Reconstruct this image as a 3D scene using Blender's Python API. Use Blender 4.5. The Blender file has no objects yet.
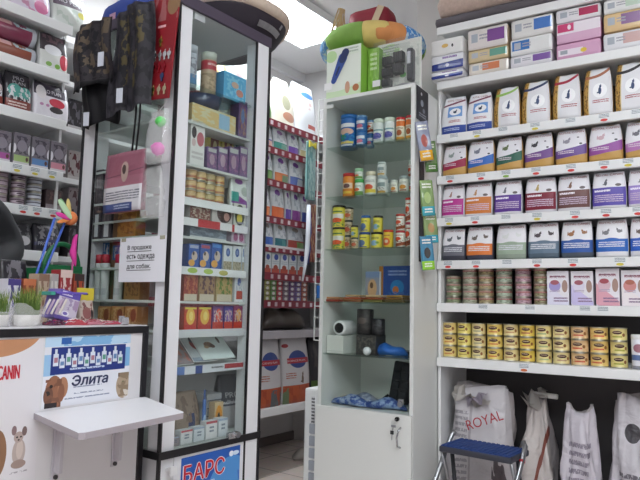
import bpy, bmesh, math, random
from mathutils import Vector, Matrix
random.seed(7)
SC = bpy.context.scene
COL = SC.collection
PI = math.pi

# ------------------------------------------------------------------ camera
F_PX, EYE = 620.0, 1.11
pitch, roll, yaw = math.atan(65/620), math.atan(.021), math.radians(32)
RZ = Matrix.Rotation(yaw, 3, 'Z')
_r0, _u0 = Vector((1,0,0)), Vector((0,-math.sin(pitch),math.cos(pitch)))
FW = RZ @ Vector((0,math.cos(pitch),math.sin(pitch)))
RT = RZ @ (_r0*math.cos(roll) + _u0*math.sin(roll))
UP = RZ @ (-_r0*math.sin(roll) + _u0*math.cos(roll))
CAM = Vector((0,0,EYE))
cd = bpy.data.cameras.new('camera'); cam = bpy.data.objects.new('camera', cd); COL.objects.link(cam)
cd.sensor_width = 36; cd.lens = 36*F_PX/640; cd.clip_start = .02
m3 = Matrix((RT, UP, -FW)).transposed()
cam.matrix_world = Matrix.Translation(CAM) @ m3.to_4x4()
SC.camera = cam

# ------------------------------------------------------------------ frames: local X along a fixture, -Y out of its front, Z up
class Frame:
    def __init__(s, deg):
        s.rz = math.radians(deg); s.m = Matrix.Rotation(s.rz, 3, 'Z')
    def w(s, X, Y, Z): return s.m @ Vector((X,Y,Z))
    def X(s, px, z, Y):                 # the X where a picture column crosses the line (.., Y, z)
        a = s.w(0,Y,z)-CAM; b = s.m @ Vector((1,0,0)); k = (px-320)/F_PX
        return -(a@RT - k*(a@FW))/((b@RT) - k*(b@FW))
    def Z(s, py, X, Y):                 # the height where a picture row crosses the vertical at (X, Y)
        a = s.w(X,Y,0)-CAM; k = (240-py)/F_PX
        return -(a@UP - k*(a@FW))/(UP.z - k*FW.z)
    def XZ(s, px, py, Y):
        z = 1.1
        for _ in range(12):
            x = s.X(px,z,Y); z = s.Z(py,x,Y)
        return x, z
A = Frame(0); B = Frame(84.96); S = Frame(-5.04); E = Frame(90)

# ------------------------------------------------------------------ materials
def lin(c):
    if isinstance(c, str):
        c = [int(c[i:i+2],16)/255 for i in (0,2,4)]
    return tuple((v/12.92 if v <= .04045 else ((v+.055)/1.055)**2.4) for v in c)+(1.0,)
MC = {}
def mat(c, rough=.5, metal=0, spec=.5, noise=0, ns=30, coat=0):
    key = ('m', c, rough, metal, spec, noise, ns, coat)
    if key in MC: return MC[key]
    m = bpy.data.materials.new('mat_'+str(c)); m.use_nodes = True
    nt = m.node_tree; b = nt.nodes['Principled BSDF']
    b.inputs['Base Color'].default_value = lin(c); b.inputs['Roughness'].default_value = rough
    b.inputs['Metallic'].default_value = metal; b.inputs['Specular IOR Level'].default_value = spec
    b.inputs['Coat Weight'].default_value = coat
    if noise:
        tc = nt.nodes.new('ShaderNodeTexCoord'); n = nt.nodes.new('ShaderNodeTexNoise'); n.inputs['Scale'].default_value = ns
        n.inputs['Detail'].default_value = 4
        mx = nt.nodes.new('ShaderNodeMix'); mx.data_type = 'RGBA'
        l = lin(c); mx.inputs[6].default_value = tuple(v*(1-noise) for v in l[:3])+(1,)
        mx.inputs[7].default_value = tuple(min(1,v*(1+noise)) for v in l[:3])+(1,)
        nt.links.new(tc.outputs['Object'], n.inputs['Vector']); nt.links.new(n.outputs['Fac'], mx.inputs[0])
        nt.links.new(mx.outputs[2], b.inputs['Base Color'])
    MC[key] = m; return m

def mottle(c1, c2, scale=40, rough=.7):
    m = mat(c1, rough); key = ('mo',c1,c2,scale)
    if key in MC: return MC[key]
    m = m.copy(); nt = m.node_tree; b = nt.nodes['Principled BSDF']
    tc = nt.nodes.new('ShaderNodeTexCoord'); n = nt.nodes.new('ShaderNodeTexNoise'); n.inputs['Scale'].default_value = scale; n.inputs['Detail'].default_value = 3
    r = nt.nodes.new('ShaderNodeValToRGB'); r.color_ramp.elements[0].position = .44; r.color_ramp.elements[1].position = .58
    r.color_ramp.elements[0].color = lin(c1); r.color_ramp.elements[1].color = lin(c2)
    nt.links.new(tc.outputs['Object'], n.inputs['Vector']); nt.links.new(n.outputs['Fac'], r.inputs[0]); nt.links.new(r.outputs[0], b.inputs['Base Color'])
    MC[key] = m; return m
def paint(base, layers, rough=.45, coat=0, metal=0):
    """printed packaging: layers in UV space over a base colour.
    r x0 y0 x1 y1 c | e cx cy rx ry c | w y0 y1 slope curve c | l x0 y0 x1 y1 n c (lines of small print) | n x0 y0 x1 y1 scale c (mottled picture)"""
    key = ('p', base, tuple(layers), rough, coat, metal)
    if key in MC: return MC[key]
    m = bpy.data.materials.new('print_'+str(base)); m.use_nodes = True
    nt = m.node_tree; N = nt.nodes; L = nt.links; b = N['Principled BSDF']
    b.inputs['Roughness'].default_value = rough; b.inputs['Coat Weight'].default_value = coat
    b.inputs['Metallic'].default_value = metal
    uv = N.new('ShaderNodeUVMap'); sp = N.new('ShaderNodeSeparateXYZ'); L.new(uv.outputs[0], sp.inputs[0])
    ux, uy = sp.outputs[0], sp.outputs[1]
    def M(op, *a):
        n = N.new('ShaderNodeMath'); n.operation = op
        for i, v in enumerate(a):
            if isinstance(v, (int,float)): n.inputs[i].default_value = v
            else: L.new(v, n.inputs[i])
        return n.outputs[0]
    def rect(x0,y0,x1,y1):
        hx, hy = max((x1-x0)/2,1e-4), max((y1-y0)/2,1e-4)
        a = M('ABSOLUTE', M('MULTIPLY_ADD', ux, 1/hx, -(x0+x1)/2/hx)); c = M('ABSOLUTE', M('MULTIPLY_ADD', uy, 1/hy, -(y0+y1)/2/hy))
        return M('LESS_THAN', M('MAXIMUM', a, c), 1.0)
    def noise(scale):
        n = N.new('ShaderNodeTexNoise'); n.inputs['Scale'].default_value = scale; n.inputs['Detail'].default_value = 2
        L.new(uv.outputs[0], n.inputs['Vector']); return n.outputs['Fac']
    cur = None
    for ly in layers:
        k, c = ly[0], ly[-1]
        if k == 'r': f = rect(*ly[1:5])
        elif k == 'e':
            cx,cy,rx,ry = ly[1:5]
            a = M('MULTIPLY_ADD', ux, 1/rx, -cx/rx); d = M('MULTIPLY_ADD', uy, 1/ry, -cy/ry)
            f = M('LESS_THAN', M('MULTIPLY_ADD', a, a, M('MULTIPLY', d, d)), 1.0)
        elif k == 'w':
            y0,y1,sl,cv = ly[1:5]; x = M('SUBTRACT', ux, .5)
            t = M('MULTIPLY', x, M('MULTIPLY_ADD', x, cv, sl)); y = M('SUBTRACT', uy, t)
            h = (y1-y0)/2
            f = M('LESS_THAN', M('ABSOLUTE', M('MULTIPLY_ADD', y, 1/h, -(y0+y1)/2/h)), 1.0)
        elif k == 'l':
            x0,y0,x1,y1,n = ly[1:6]
            fr = M('GREATER_THAN', M('FRACT', M('MULTIPLY', M('SUBTRACT', uy, y0), n/(y1-y0))), .45)
            f = M('MULTIPLY', M('MULTIPLY', rect(x0,y0,x1,y1), fr), M('GREATER_THAN', noise(38), .42))
        elif k == 'n':
            x0,y0,x1,y1,s = ly[1:6]
            f = M('MULTIPLY', rect(x0,y0,x1,y1), M('GREATER_THAN', noise(s), .52))
        mx = N.new('ShaderNodeMix'); mx.data_type = 'RGBA'
        L.new(f, mx.inputs[0]); mx.inputs[7].default_value = lin(c)
        if cur is None: mx.inputs[6].default_value = lin(base)
        else: L.new(cur, mx.inputs[6])
        cur = mx.outputs[2]
    if cur is None: b.inputs['Base Color'].default_value = lin(base)
    else: L.new(cur, b.inputs['Base Color'])
    MC[key] = m; return m

def glassmat(name='glass', tint='fafdfc', refl=.045):
    if name in MC: return MC[name]
    m = bpy.data.materials.new(name); m.use_nodes = True; nt = m.node_tree; N = nt.nodes; L = nt.links
    N.remove(N['Principled BSDF']); out = N['Material Output']
    t = N.new('ShaderNodeBsdfTransparent'); t.inputs[0].default_value = lin(tint)
    g = N.new('ShaderNodeBsdfGlossy'); g.inputs['Roughness'].default_value = .03
    fr = N.new('ShaderNodeLayerWeight'); fr.inputs[0].default_value = .5
    pw = N.new('ShaderNodeMath'); pw.operation = 'POWER'; pw.inputs[1].default_value = 4.5; L.new(fr.outputs['Facing'], pw.inputs[0])
    ad = N.new('ShaderNodeMath'); ad.operation = 'MULTIPLY_ADD'; ad.inputs[1].default_value = .8; ad.inputs[2].default_value = refl; ad.use_clamp = True
    L.new(pw.outputs[0], ad.inputs[0])
    mx = N.new('ShaderNodeMixShader'); L.new(ad.outputs[0], mx.inputs[0]); L.new(t.outputs[0], mx.inputs[1]); L.new(g.outputs[0], mx.inputs[2])
    L.new(mx.outputs[0], out.inputs[0]); MC[name] = m; return m

def film(name='film', fac=.24, tint='ffffff'):
    """thin clear plastic wrap: mostly see-through, with a milky sheen"""
    if name in MC: return MC[name]
    m = bpy.data.materials.new(name); m.use_nodes = True; nt = m.node_tree; N = nt.nodes; L = nt.links
    b = N['Principled BSDF']; b.inputs['Base Color'].default_value = lin(tint); b.inputs['Roughness'].default_value = .12
    b.inputs['Coat Weight'].default_value = 1; b.inputs['Specular IOR Level'].default_value = 1
    t = N.new('ShaderNodeBsdfTransparent'); mx = N.new('ShaderNodeMixShader'); mx.inputs[0].default_value = fac
    L.new(t.outputs[0], mx.inputs[1]); L.new(b.outputs[0], mx.inputs[2]); L.new(mx.outputs[0], N['Material Output'].inputs[0])
    MC[name] = m; return m

def emis(name, c, s):
    m = bpy.data.materials.new(name); m.use_nodes = True; b = m.node_tree.nodes['Principled BSDF']
    b.inputs['Emission Color'].default_value = lin(c); b.inputs['Emission Strength'].default_value = s
    b.inputs['Base Color'].default_value = lin(c); return m

WHITE = mat('e9e9ea', .4); WHITE2 = mat('dcdcdc', .45); BLACK = mat('18161a', .35); CHROME = mat('c8c8cc', .18, 1)
STEEL = mat('a8a9ad', .3, 1); DARK = mat('242126', .5); TIN = mat('b9b4a6', .3, 1); GLASS = glassmat(); PAPER = mat('efeeee', .6)

# ------------------------------------------------------------------ mesh builders (local: base centre at origin, front towards -Y)
def newmesh(bm, mats, name='m', smooth=False):
    me = bpy.data.meshes.new(name)
    bmesh.ops.recalc_face_normals(bm, faces=bm.faces)
    bm.to_mesh(me); bm.free()
    for x in mats: me.materials.append(x)
    if smooth:
        for p in me.polygons: p.use_smooth = True
    return me

def bx(bm, x0,x1,y0,y1,z0,z1, mi=0, bev=0):
    vs = [bm.verts.new((x,y,z)) for x in (x0,x1) for y in (y0,y1) for z in (z0,z1)]
    q = [(0,1,3,2),(4,6,7,5),(0,4,5,1),(2,3,7,6),(0,2,6,4),(1,5,7,3)]
    fs = []
    for t in q:
        f = bm.faces.new([vs[i] for i in t]); f.material_index = mi; fs.append(f)
    bmesh.ops.recalc_face_normals(bm, faces=fs)
    if bev:
        r = bmesh.ops.bevel(bm, geom=list({e for f in fs for e in f.edges}), offset=bev, segments=2, affect='EDGES', profile=.6)
        for f in r['faces']: f.material_index = mi
    return fs

def box(x0,x1,y0,y1,z0,z1, m, bev=0):
    bm = bmesh.new(); bx(bm,x0,x1,y0,y1,z0,z1,0,bev); return newmesh(bm,[m])

def tube(bm, p, q, r, seg=8, mi=0, r2=None):
    p, q = Vector(p), Vector(q); d = q-p
    if d.length < 1e-6: return
    M = Matrix.Translation((p+q)/2) @ d.to_track_quat('Z','Y').to_matrix().to_4x4()
    g = bmesh.ops.create_cone(bm, cap_ends=True, segments=seg, radius1=r, radius2=r if r2 is None else r2, depth=d.length, matrix=M)
    for v in g['verts']:
        for f in v.link_faces: f.material_index = mi

def path_tube(pts, r, m, seg=8):
    bm = bmesh.new()
    pts = [Vector(p) for p in pts]; rings = []
    for i, p in enumerate(pts):
        t = (pts[min(i+1,len(pts)-1)]-pts[max(i-1,0)]).normalized()
        rot = t.to_track_quat('Z','Y').to_matrix()
        rr = r[i] if isinstance(r,(list,tuple)) else r
        rings.append([bm.verts.new(p + rot @ Vector((rr*math.cos(2*PI*k/seg), rr*math.sin(2*PI*k/seg), 0))) for k in range(seg)])
    for a, b in zip(rings, rings[1:]):
        for k in range(seg): bm.faces.new((a[k],a[(k+1)%seg],b[(k+1)%seg],b[k]))
    bm.faces.new(rings[0]); bm.faces.new(rings[-1])
    return newmesh(bm,[m],smooth=True)

def frontbox(w,d,h, front, side, bev=.0015, topm=None):
    """box with a printed front (UV 0..1) and plain sides"""
    bm = bmesh.new(); uvl = bm.loops.layers.uv.new('UVMap')
    bx(bm,-w/2,w/2,-d/2,d/2,0,h,1,bev)
    for f in bm.faces:
        f.normal_update(); n = f.normal
        f.material_index = 0 if n.y < -.9 else (2 if topm and n.z > .9 else 1)
        for l in f.loops: l[uvl].uv = (l.vert.co.x/w+.5, l.vert.co.z/h)
    return newmesh(bm,[front,side]+([topm] if topm else []))

def lathe(prof, n=20, mats=(), mis=None, uvseg=None, smooth=True):
    """profile of (r, z); uvseg (i0, i1) marks the printed wall, u = .5 faces the front"""
    bm = bmesh.new(); uvl = bm.loops.layers.uv.new('UVMap'); rings = []
    for r, z in prof:
        rings.append([bm.verts.new((r*math.sin(2*PI*(k/n-.5)), -r*math.cos(2*PI*(k/n-.5)), z)) for k in range(n)])
    z0 = prof[uvseg[0]][1] if uvseg else prof[0][1]; z1 = prof[uvseg[1]][1] if uvseg else prof[-1][1]
    for i in range(len(prof)-1):
        for k in range(n):
            f = bm.faces.new((rings[i][k], rings[i][(k+1)%n], rings[i+1][(k+1)%n], rings[i+1][k]))
            f.material_index = mis[i] if mis else 0; f.smooth = smooth
            for l in f.loops:
                kk = k + (1 if l.vert in (rings[i][(k+1)%n], rings[i+1][(k+1)%n]) else 0)
                l[uvl].uv = (kk/n, (l.vert.co.z-z0)/max(z1-z0,1e-5))
    for ring, mi in ((rings[0], mis[0] if mis else 0), (rings[-1], mis[-1] if mis else 0)):
        f = bm.faces.new(ring); f.material_index = mi
    me = bpy.data.meshes.new('lathe'); bmesh.ops.recalc_face_normals(bm, faces=bm.faces); bm.to_mesh(me); bm.free()
    for x in mats: me.materials.append(x)
    return me

def can_mesh(r, h, label, n=22):
    e = min(.003, h*.08)
    return lathe([(r-.003,0),(r,.0008),(r,e),(r-.0015,e+.0012),(r-.0015,h-e-.0012),(r,h-e),(r,h-.0008),(r-.003,h),(r-.005,h-.003)],
                 n, (label, TIN), [1,1,1,0,1,1,1,1], (3,4))

def bag_mesh(w,d,h, front, side, seed=0, crimp=.0, topw=.94, bulge=.5, sag=0.0):
    """gusseted food bag: flat base, bulging front, thin sealed top. Returns mesh and the front surface function"""
    rnd = random.Random(seed); ph = [rnd.uniform(0,6.28) for _ in range(4)]
    def dep(v): return max(.006, d*(1-.90*v**2.6)*(.86+.14*math.sin(PI*min(1,.15+v*1.1))))
    def wid(v): return w*(1-(1-topw)*v**3)*(.985+.015*math.sin(PI*v))
    def ys(u,v):
        s = 2*u-1
        return -dep(v)/2*((1-bulge*.55)+bulge*.55*(1-s*s)) + .004*math.sin(7*u+ph[0]+3*v)*math.sin(PI*u)*math.sin(9*v+ph[1])*min(1,h*5)
    nx, nz = 10, 14; bm = bmesh.new(); uvl = bm.loops.layers.uv.new('UVMap')
    fr, bk = [], []
    for j in range(nz+1):
        v = j/nz; ww = wid(v); dx = sag*math.sin(PI*v)*w
        fr.append([bm.verts.new(((i/nx-.5)*ww+dx, ys(i/nx,v), v*h - .004*(v>.99)*math.sin(5*i/nx+ph[2])**2)) for i in range(nx+1)])
        bk.append([bm.verts.new(((i/nx-.5)*ww+dx, dep(v)/2*((1-bulge*.3)+bulge*.3*(1-(2*i/nx-1)**2)), v*h)) for i in range(nx+1)])
    def fc(vs, mi, uvs=None):
        f = bm.faces.new(vs); f.material_index = mi; f.smooth = True
        for k, l in enumerate(f.loops): l[uvl].uv = uvs[k] if uvs else (.5,.5)
    for j in range(nz):
        for i in range(nx):
            u0,u1,v0,v1 = i/nx,(i+1)/nx,j/nz,(j+1)/nz
            fc((fr[j][i],fr[j][i+1],fr[j+1][i+1],fr[j+1][i]),0,((u0,v0),(u1,v0),(u1,v1),(u0,v1)))
            fc((bk[j][i+1],bk[j][i],bk[j+1][i],bk[j+1][i+1]),1)
        fc((fr[j][0],fr[j+1][0],bk[j+1][0],bk[j][0]),1); fc((fr[j][nx],bk[j][nx],bk[j+1][nx],fr[j+1][nx]),1)
    fc(fr[0]+bk[0][::-1],1); fc(fr[nz]+bk[nz][::-1],1)
    me = bpy.data.meshes.new('bag'); bmesh.ops.recalc_face_normals(bm, faces=bm.faces); bm.to_mesh(me); bm.free()
    for q in (front, side):
        me.materials.append(q); crinkle(q)
    return me, ys, wid

def crinkle(m, strength=.35, scale=16, dist=.012):
    """crumpled plastic relief on a packaging material"""
    if m.get('crinkled') or not m.use_nodes: return
    m['crinkled'] = 1; nt = m.node_tree; b = nt.nodes.get('Principled BSDF')
    if not b: return
    tc = nt.nodes.new('ShaderNodeTexCoord'); n = nt.nodes.new('ShaderNodeTexNoise'); n.inputs['Scale'].default_value = scale; n.inputs['Detail'].default_value = 3
    n.inputs['Distortion'].default_value = .8
    bp = nt.nodes.new('ShaderNodeBump'); bp.inputs['Strength'].default_value = strength; bp.inputs['Distance'].default_value = dist
    nt.links.new(tc.outputs['Object'], n.inputs['Vector']); nt.links.new(n.outputs['Fac'], bp.inputs['Height']); nt.links.new(bp.outputs[0], b.inputs['Normal'])
FONTC = {}
def text_mesh(s, h, m, width=None, bold=0, shear=0, space=1.0):
    """lettering centred on the origin, standing in the XZ plane, facing -Y"""
    cu = bpy.data.curves.new('t','FONT'); cu.body = s; cu.align_x = 'CENTER'; cu.align_y = 'CENTER'; cu.size = 1
    cu.resolution_u = 4; cu.shear = shear; cu.space_line = space
    ob = bpy.data.objects.new('t', cu); COL.objects.link(ob)
    dg = bpy.context.evaluated_depsgraph_get()
    me = bpy.data.meshes.new_from_object(ob.evaluated_get(dg))
    bpy.data.objects.remove(ob); bpy.data.curves.remove(cu)
    xs = [v.co.x for v in me.vertices]; zs = [v.co.y for v in me.vertices]
    W, H = max(xs)-min(xs), max(zs)-min(zs); cx, cz = (max(xs)+min(xs))/2, (max(zs)+min(zs))/2
    kz = h/H; kx = (width/W) if width else kz
    for v in me.vertices: v.co = Vector(((v.co.x-cx)*kx, 0, (v.co.y-cz)*kz))
    if bold:                                     # heavier strokes: the outline repeated a hair to each side
        bm = bmesh.new(); bm.from_mesh(me); g0 = bm.verts[:]+bm.edges[:]+bm.faces[:]
        for i, (dx, dz) in enumerate(((-1,0),(1,0),(0,-.7),(0,.7))):
            r = bmesh.ops.duplicate(bm, geom=g0)
            for v in r['geom']:
                if isinstance(v, bmesh.types.BMVert): v.co += Vector((dx*bold*h, -.00006*(i+1), dz*bold*h))
        bm.to_mesh(me); bm.free()
    me.materials.clear(); me.materials.append(m)
    return me

# ------------------------------------------------------------------ object helpers
def prop(o, label, cat, group=None, kind=None):
    if label: o['label'] = label
    if cat: o['category'] = cat
    if group: o['group'] = group
    if kind: o['kind'] = kind
    return o
def obj(name, me, parent=None, loc=(0,0,0), rz=0, label=None):
    o = bpy.data.objects.new(name, me); COL.objects.link(o); o.location = loc; o.rotation_euler = (0,0,rz)
    if parent: o.parent = parent
    if label: o['label'] = label
    return o
def thing(name, label, cat, F, X, Y, Z, drz=0, group=None):
    o = bpy.data.objects.new(name, None); COL.objects.link(o); o.empty_display_size = .05
    o.location = F.w(X,Y,Z); o.rotation_euler = (0,0,F.rz+drz)
    return prop(o,label,cat,group)
def solo(name, me, label, cat, F, X, Y, Z, drz=0, group=None):
    o = obj(name, me, None, F.w(X,Y,Z), F.rz+drz); return prop(o,label,cat,group)
def struct(name, me, F=None):
    o = obj(name, me, None, (0,0,0), F.rz if F else 0); o['kind'] = 'structure'; return o
def span(F, xl, xr, yt, Y, z, yb=None):
    """X centre, width and height of something on height z whose front stands at Y"""
    x0, x1 = F.X(xl,z+.04,Y), F.X(xr,z+.04,Y)
    return (x0+x1)/2, x1-x0, F.Z(yt,(x0+x1)/2,Y)-z
ORD = ['first','second','third','fourth','fifth','sixth','seventh','eighth','ninth','tenth','eleventh','twelfth']
# ================================================================== SETTING
WALLM = mat('c6c4c4', .8, noise=.03, ns=3); CEILM = mat('cfcdcd', .85)
def tile_mat():
    m = bpy.data.materials.new('floor_tiles'); m.use_nodes = True; nt = m.node_tree; N = nt.nodes; L = nt.links; b = N['Principled BSDF']
    tc = N.new('ShaderNodeTexCoord'); mp = N.new('ShaderNodeMapping'); mp.inputs['Rotation'].default_value = (0,0,.09)
    mp.inputs['Location'].default_value = (.12,.05,0)
    br = N.new('ShaderNodeTexBrick'); br.offset = 0; br.squash = 1
    br.inputs['Scale'].default_value = 1; br.inputs['Brick Width'].default_value = .33; br.inputs['Row Height'].default_value = .33
    br.inputs['Mortar Size'].default_value = .004; br.inputs['Mortar'].default_value = lin('6d5f58')
    br.inputs['Color1'].default_value = lin('dccdc4'); br.inputs['Color2'].default_value = lin('e2d4cb')
    n = N.new('ShaderNodeTexNoise'); n.inputs['Scale'].default_value = 14; n.inputs['Detail'].default_value = 5
    mx = N.new('ShaderNodeMix'); mx.data_type = 'RGBA'; mx.blend_type = 'MULTIPLY'; mx.inputs[0].default_value = .25
    L.new(tc.outputs['Object'], mp.inputs[0]); L.new(mp.outputs[0], br.inputs[0]); L.new(tc.outputs['Object'], n.inputs[0])
    L.new(br.outputs['Color'], mx.inputs[6]); L.new(n.outputs['Color'], mx.inputs[7]); L.new(mx.outputs[2], b.inputs['Base Color'])
    b.inputs['Roughness'].default_value = .35
    return m
CEIL = 3.12
struct('floor', box(-4.4,3.2,-3.2,4.7,-.06,0, tile_mat()))
struct('ceiling', box(-4.4,3.2,-3.2,4.7,CEIL,CEIL+.08, CEILM))
struct('wall_left', box(-3.3,4.72,3.34,3.44,0,CEIL, WALLM), B)
struct('wall_back', box(-3.2,-1.35,4.38,4.5,0,CEIL, WALLM))
struct('wall_right', box(-1.35,3.1,3.16,3.28,0,CEIL, WALLM))
struct('wall_corner', box(-1.35,-1.25,3.28,4.5,0,CEIL, WALLM))
struct('wall_side', box(3.0,3.1,-3.1,3.16,0,CEIL, WALLM))
struct('wall_front', box(-3.3,3.1,-3.1,-3.0,0,CEIL, WALLM))
struct('trim_1', box(-3.0,4.4,3.30,3.339,CEIL-.07,CEIL-.0005, mat('d8d8d8',.5)), B)      # cornice strip
struct('baseboard_left', box(-3.0,4.3,3.325,3.339,.0005,.07, mat('6b6260',.6)), B)

# ceiling lamps: a housing and a glowing diffuser each; all but the passage one are added fill
FILL_GLOW = emis('fill_lamp_glow','f4fbff', 18.5)
def lamp(label, x, y, w, l, rz=-5.04, glow=None):
    t = prop(bpy.data.objects.new('ceiling_lamp',None), label, 'lamp', 'ceiling lamps'); COL.objects.link(t)
    t.location = (x,y,CEIL); t.rotation_euler = (0,0,math.radians(rz))
    bm = bmesh.new()
    bx(bm,-w/2,w/2,-l/2,l/2,-.02,-.0005); bx(bm,-w/2,-w/2+.015,-l/2,l/2,-.05,-.02); bx(bm,w/2-.015,w/2,-l/2,l/2,-.05,-.02)
    bx(bm,-w/2+.015,w/2-.015,-l/2,-l/2+.015,-.05,-.02); bx(bm,-w/2+.015,w/2-.015,l/2-.015,l/2,-.05,-.02)
    obj('housing', newmesh(bm,[mat('e2e2e2',.5)]), t)
    obj('diffuser', box(-w/2+.017,w/2-.017,-l/2+.017,l/2-.017,-.045,-.024, glow or FILL_GLOW), t)
lamp('bright fluorescent ceiling lamp above the passage between display cabinets', -2.44, 2.9, .46, 1.8, glow=emis('lamp_diffuser_glow_soft','f4faff',16.0))
lamp('unseen fill lamp added over the middle of the shop floor', -.1, 1.0, .30, 1.25)  # this and the next three: out-of-view lamps added to brighten the goods
lamp('unseen fill lamp added on the ceiling behind the camera', .3, -1.1, .60, 1.5)
lamp('unseen fill lamp added on the ceiling right of the camera', 1.7, -.4, .60, 1.5)
lamp('unseen fill lamp added over the counter', -1.75, .2, .30, 1.2, glow=emis('fill_lamp_glow_dim','f4faff',10.0))

# ================================================================== RIGHT SHELVING
RX0, RX1, RYF, RYB = -1.07, .03, 2.745, 3.12
SH = [.842, 1.091, 1.288, 1.489, 1.689, 1.889, 2.153, 2.425]; ST = .04
unit = thing('shelving_unit', 'tall white wall shelving packed with pet food beside the narrow glass cabinet', 'shelving', A, 0,0,0)
obj('side_panel', box(RX0+.001,RX0+.014,RYF+.02,RYB,0,2.150,WHITE,.001), unit)
obj('side_panel', box(RX1+.001,RX1+.014,RYF+.02,RYB,0,2.44,WHITE,.001), unit)
obj('back_panel', box(RX0+.0145,RX1,RYB+.001,RYB+.012,.02,2.52,mat('4a4648',.7)), unit)  # dark colour stands in for the shade behind the goods and sacks
tagm = {c: paint('e6e8ea',[('l',.08,.42,.92,.95,3,'7b8592')]+([('e',.5,.2,.3,.17,c)] if c else [])) for c in ('d8433f','d9c94a','8bb355','d9713f',None)}
tag_me = {c: frontbox(.046,.0012,.034,tagm[c],PAPER,0) for c in tagm}
R_,Y_,G_,O_ = 'd8433f','d9c94a','8bb355','d9713f'
TAGS = {5:[(454,None),(477,Y_),(503,None),(535,Y_),(570.5,None),(604,R_),(637,None)],
 4:[(450,R_),(481,R_),(506,G_),(536,R_),(571,R_),(604,R_),(628,Y_)],
 3:[(449,Y_),(475,R_),(506,None),(537,Y_),(575,R_),(606,R_),(638,R_)],
 2:[(448,R_),(476,R_),(507,None),(537,R_),(573,R_),(620,Y_)],
 1:[(483,None),(530,None),(585,None),(603,None)], 0:[(524,O_)]}
for i, z in enumerate(SH):
    bm = bmesh.new(); x0 = RX0+.016
    bx(bm,x0,RX1,RYF+.02,RYB,z+.012,z+ST)                               # board
    bx(bm,RX0,RX1,RYF,RYF+.0185,z,z+ST-.0004,0,.003)                     # rail with rounded end
    sh = obj('shelf', newmesh(bm,[WHITE]), unit)
    for px, c in TAGS.get(i,[]):
        obj('price_tag', tag_me[c], sh, (A.X(px,z+.02,RYF),RYF-.0008,z+.003))

def cat(cx,cy,s,c,f=1):
    return [('e',cx,cy,s*.62,s*.38,c),('e',cx+f*s*.5,cy+s*.42,s*.27,s*.24,c),('e',cx+f*s*.62,cy+s*.66,s*.09,s*.13,c),('e',cx-f*s*.7,cy+s*.1,s*.12,s*.4,c)]
def sitcat(cx,cy,s,c):
    return [('e',cx,cy,s*.34,s*.5,c),('e',cx+s*.1,cy+s*.6,s*.24,s*.2,c),('e',cx+s*.22,cy+s*.82,s*.07,s*.12,c),('e',cx-s*.38,cy-s*.25,s*.3,s*.1,c)]
BRAND = mat('8e2a3c',.5); GOLDM = mat('c39a50',.3,.3); BAGW = mat('dddce2',.35)
BT = {}
def pet_bag(F, xl, xr, yt, Y, z, front, side, label, cat_='pet food bag', group=None, text=None, tc=BRAND, tv=.88, tw=.66, th=.05, d=.07, seed=0, hmax=None, topw=.95, drz=0, gap=.004, name='pet_food_bag', bulge=.5):
    X, w, h = span(F,xl,xr,yt,Y,z); w -= gap
    if hmax: h = min(h,hmax)
    t = thing(name,label,cat_,F,X,Y+d/2,z+.0006,drz,group)
    me, ys, wid = bag_mesh(w,d,h,front,side,seed,topw=topw,bulge=bulge)
    obj('bag_body', me, t)
    for (s, tv_, tw_, th_, m_) in ([(text,tv,tw,th,tc)] if isinstance(text,str) else (text or [])):
        tm = text_mesh(s, th_*h, m_, tw_*w)
        for v in tm.vertices:
            v.co.z += tv_*h; v.co.y = ys(min(1,max(0,v.co.x/w+.5)), v.co.z/h)-.0012
        obj('brand_lettering', tm, t)
    return t

rowsg = 'pet food bags on the right wall shelves'
# first row: clinic bags
z = SH[5]+ST
navyb = lambda: paint('e9e8ee',[('r',0,0,1,.2,'2b479c'),('l',.1,.06,.75,.14,2,'b9c4e4'),('r',.25,.43,.86,.72,'6f9bd6'),('e',.56,.57,.24,.10,'f4f4f8')]+cat(.56,.56,.10,'30405e')+[('w',.79,.84,.12,0,'7b3a55'),('l',.3,.27,.8,.34,2,'b0545e')])
def goldb(rib): return paint('e4e3e8',[('r',0,0,.19,1,'b98f45'),('n',0,0,.19,1,14,'7d5c28'),('r',.17,0,.2,1,'e7d9b4'),('w',.80,.865,.16,.25,rib),('e',.58,.5,.25,.16,'f6f6f9')]+sitcat(.58,.49,.16,'33456e')+[('l',.32,.22,.88,.3,2,'a9565f')])
R1 = [(440.5,465.5,95,navyb(),BAGW,'white pet food bag with blue square and navy base, leftmost on its shelf'),
 (465.5,491.5,91,navyb(),BAGW,'white pet food bag with blue square and navy base, second from left'),
 (492.5,519.5,85,goldb('93bf5f'),GOLDM,'white and gold pet food bag with a green ribbon'),
 (520.5,550,79,goldb('2f3b63'),GOLDM,'white and gold pet food bag with a navy ribbon and cat'),
 (551.5,581,72,goldb('a4243f'),GOLDM,'white and gold pet food bag with a crimson ribbon'),
 (582.5,613,66,goldb('a5654a'),GOLDM,'white and gold pet food bag with a brown ribbon'),
 (614.5,647,60,goldb('2b262d'),GOLDM,'white and gold pet food bag with a black ribbon, near right edge')]
for i,(a,b,t,f,s,l) in enumerate(R1): pet_bag(A,a,b,t,RYF+.004,z,f,s,l,group=rowsg,text='ROYAL CANIN' if i<2 else None,tv=.9,tw=.6,seed=i,hmax=SH[6]-.004-z,topw=.80,d=.085)
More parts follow.
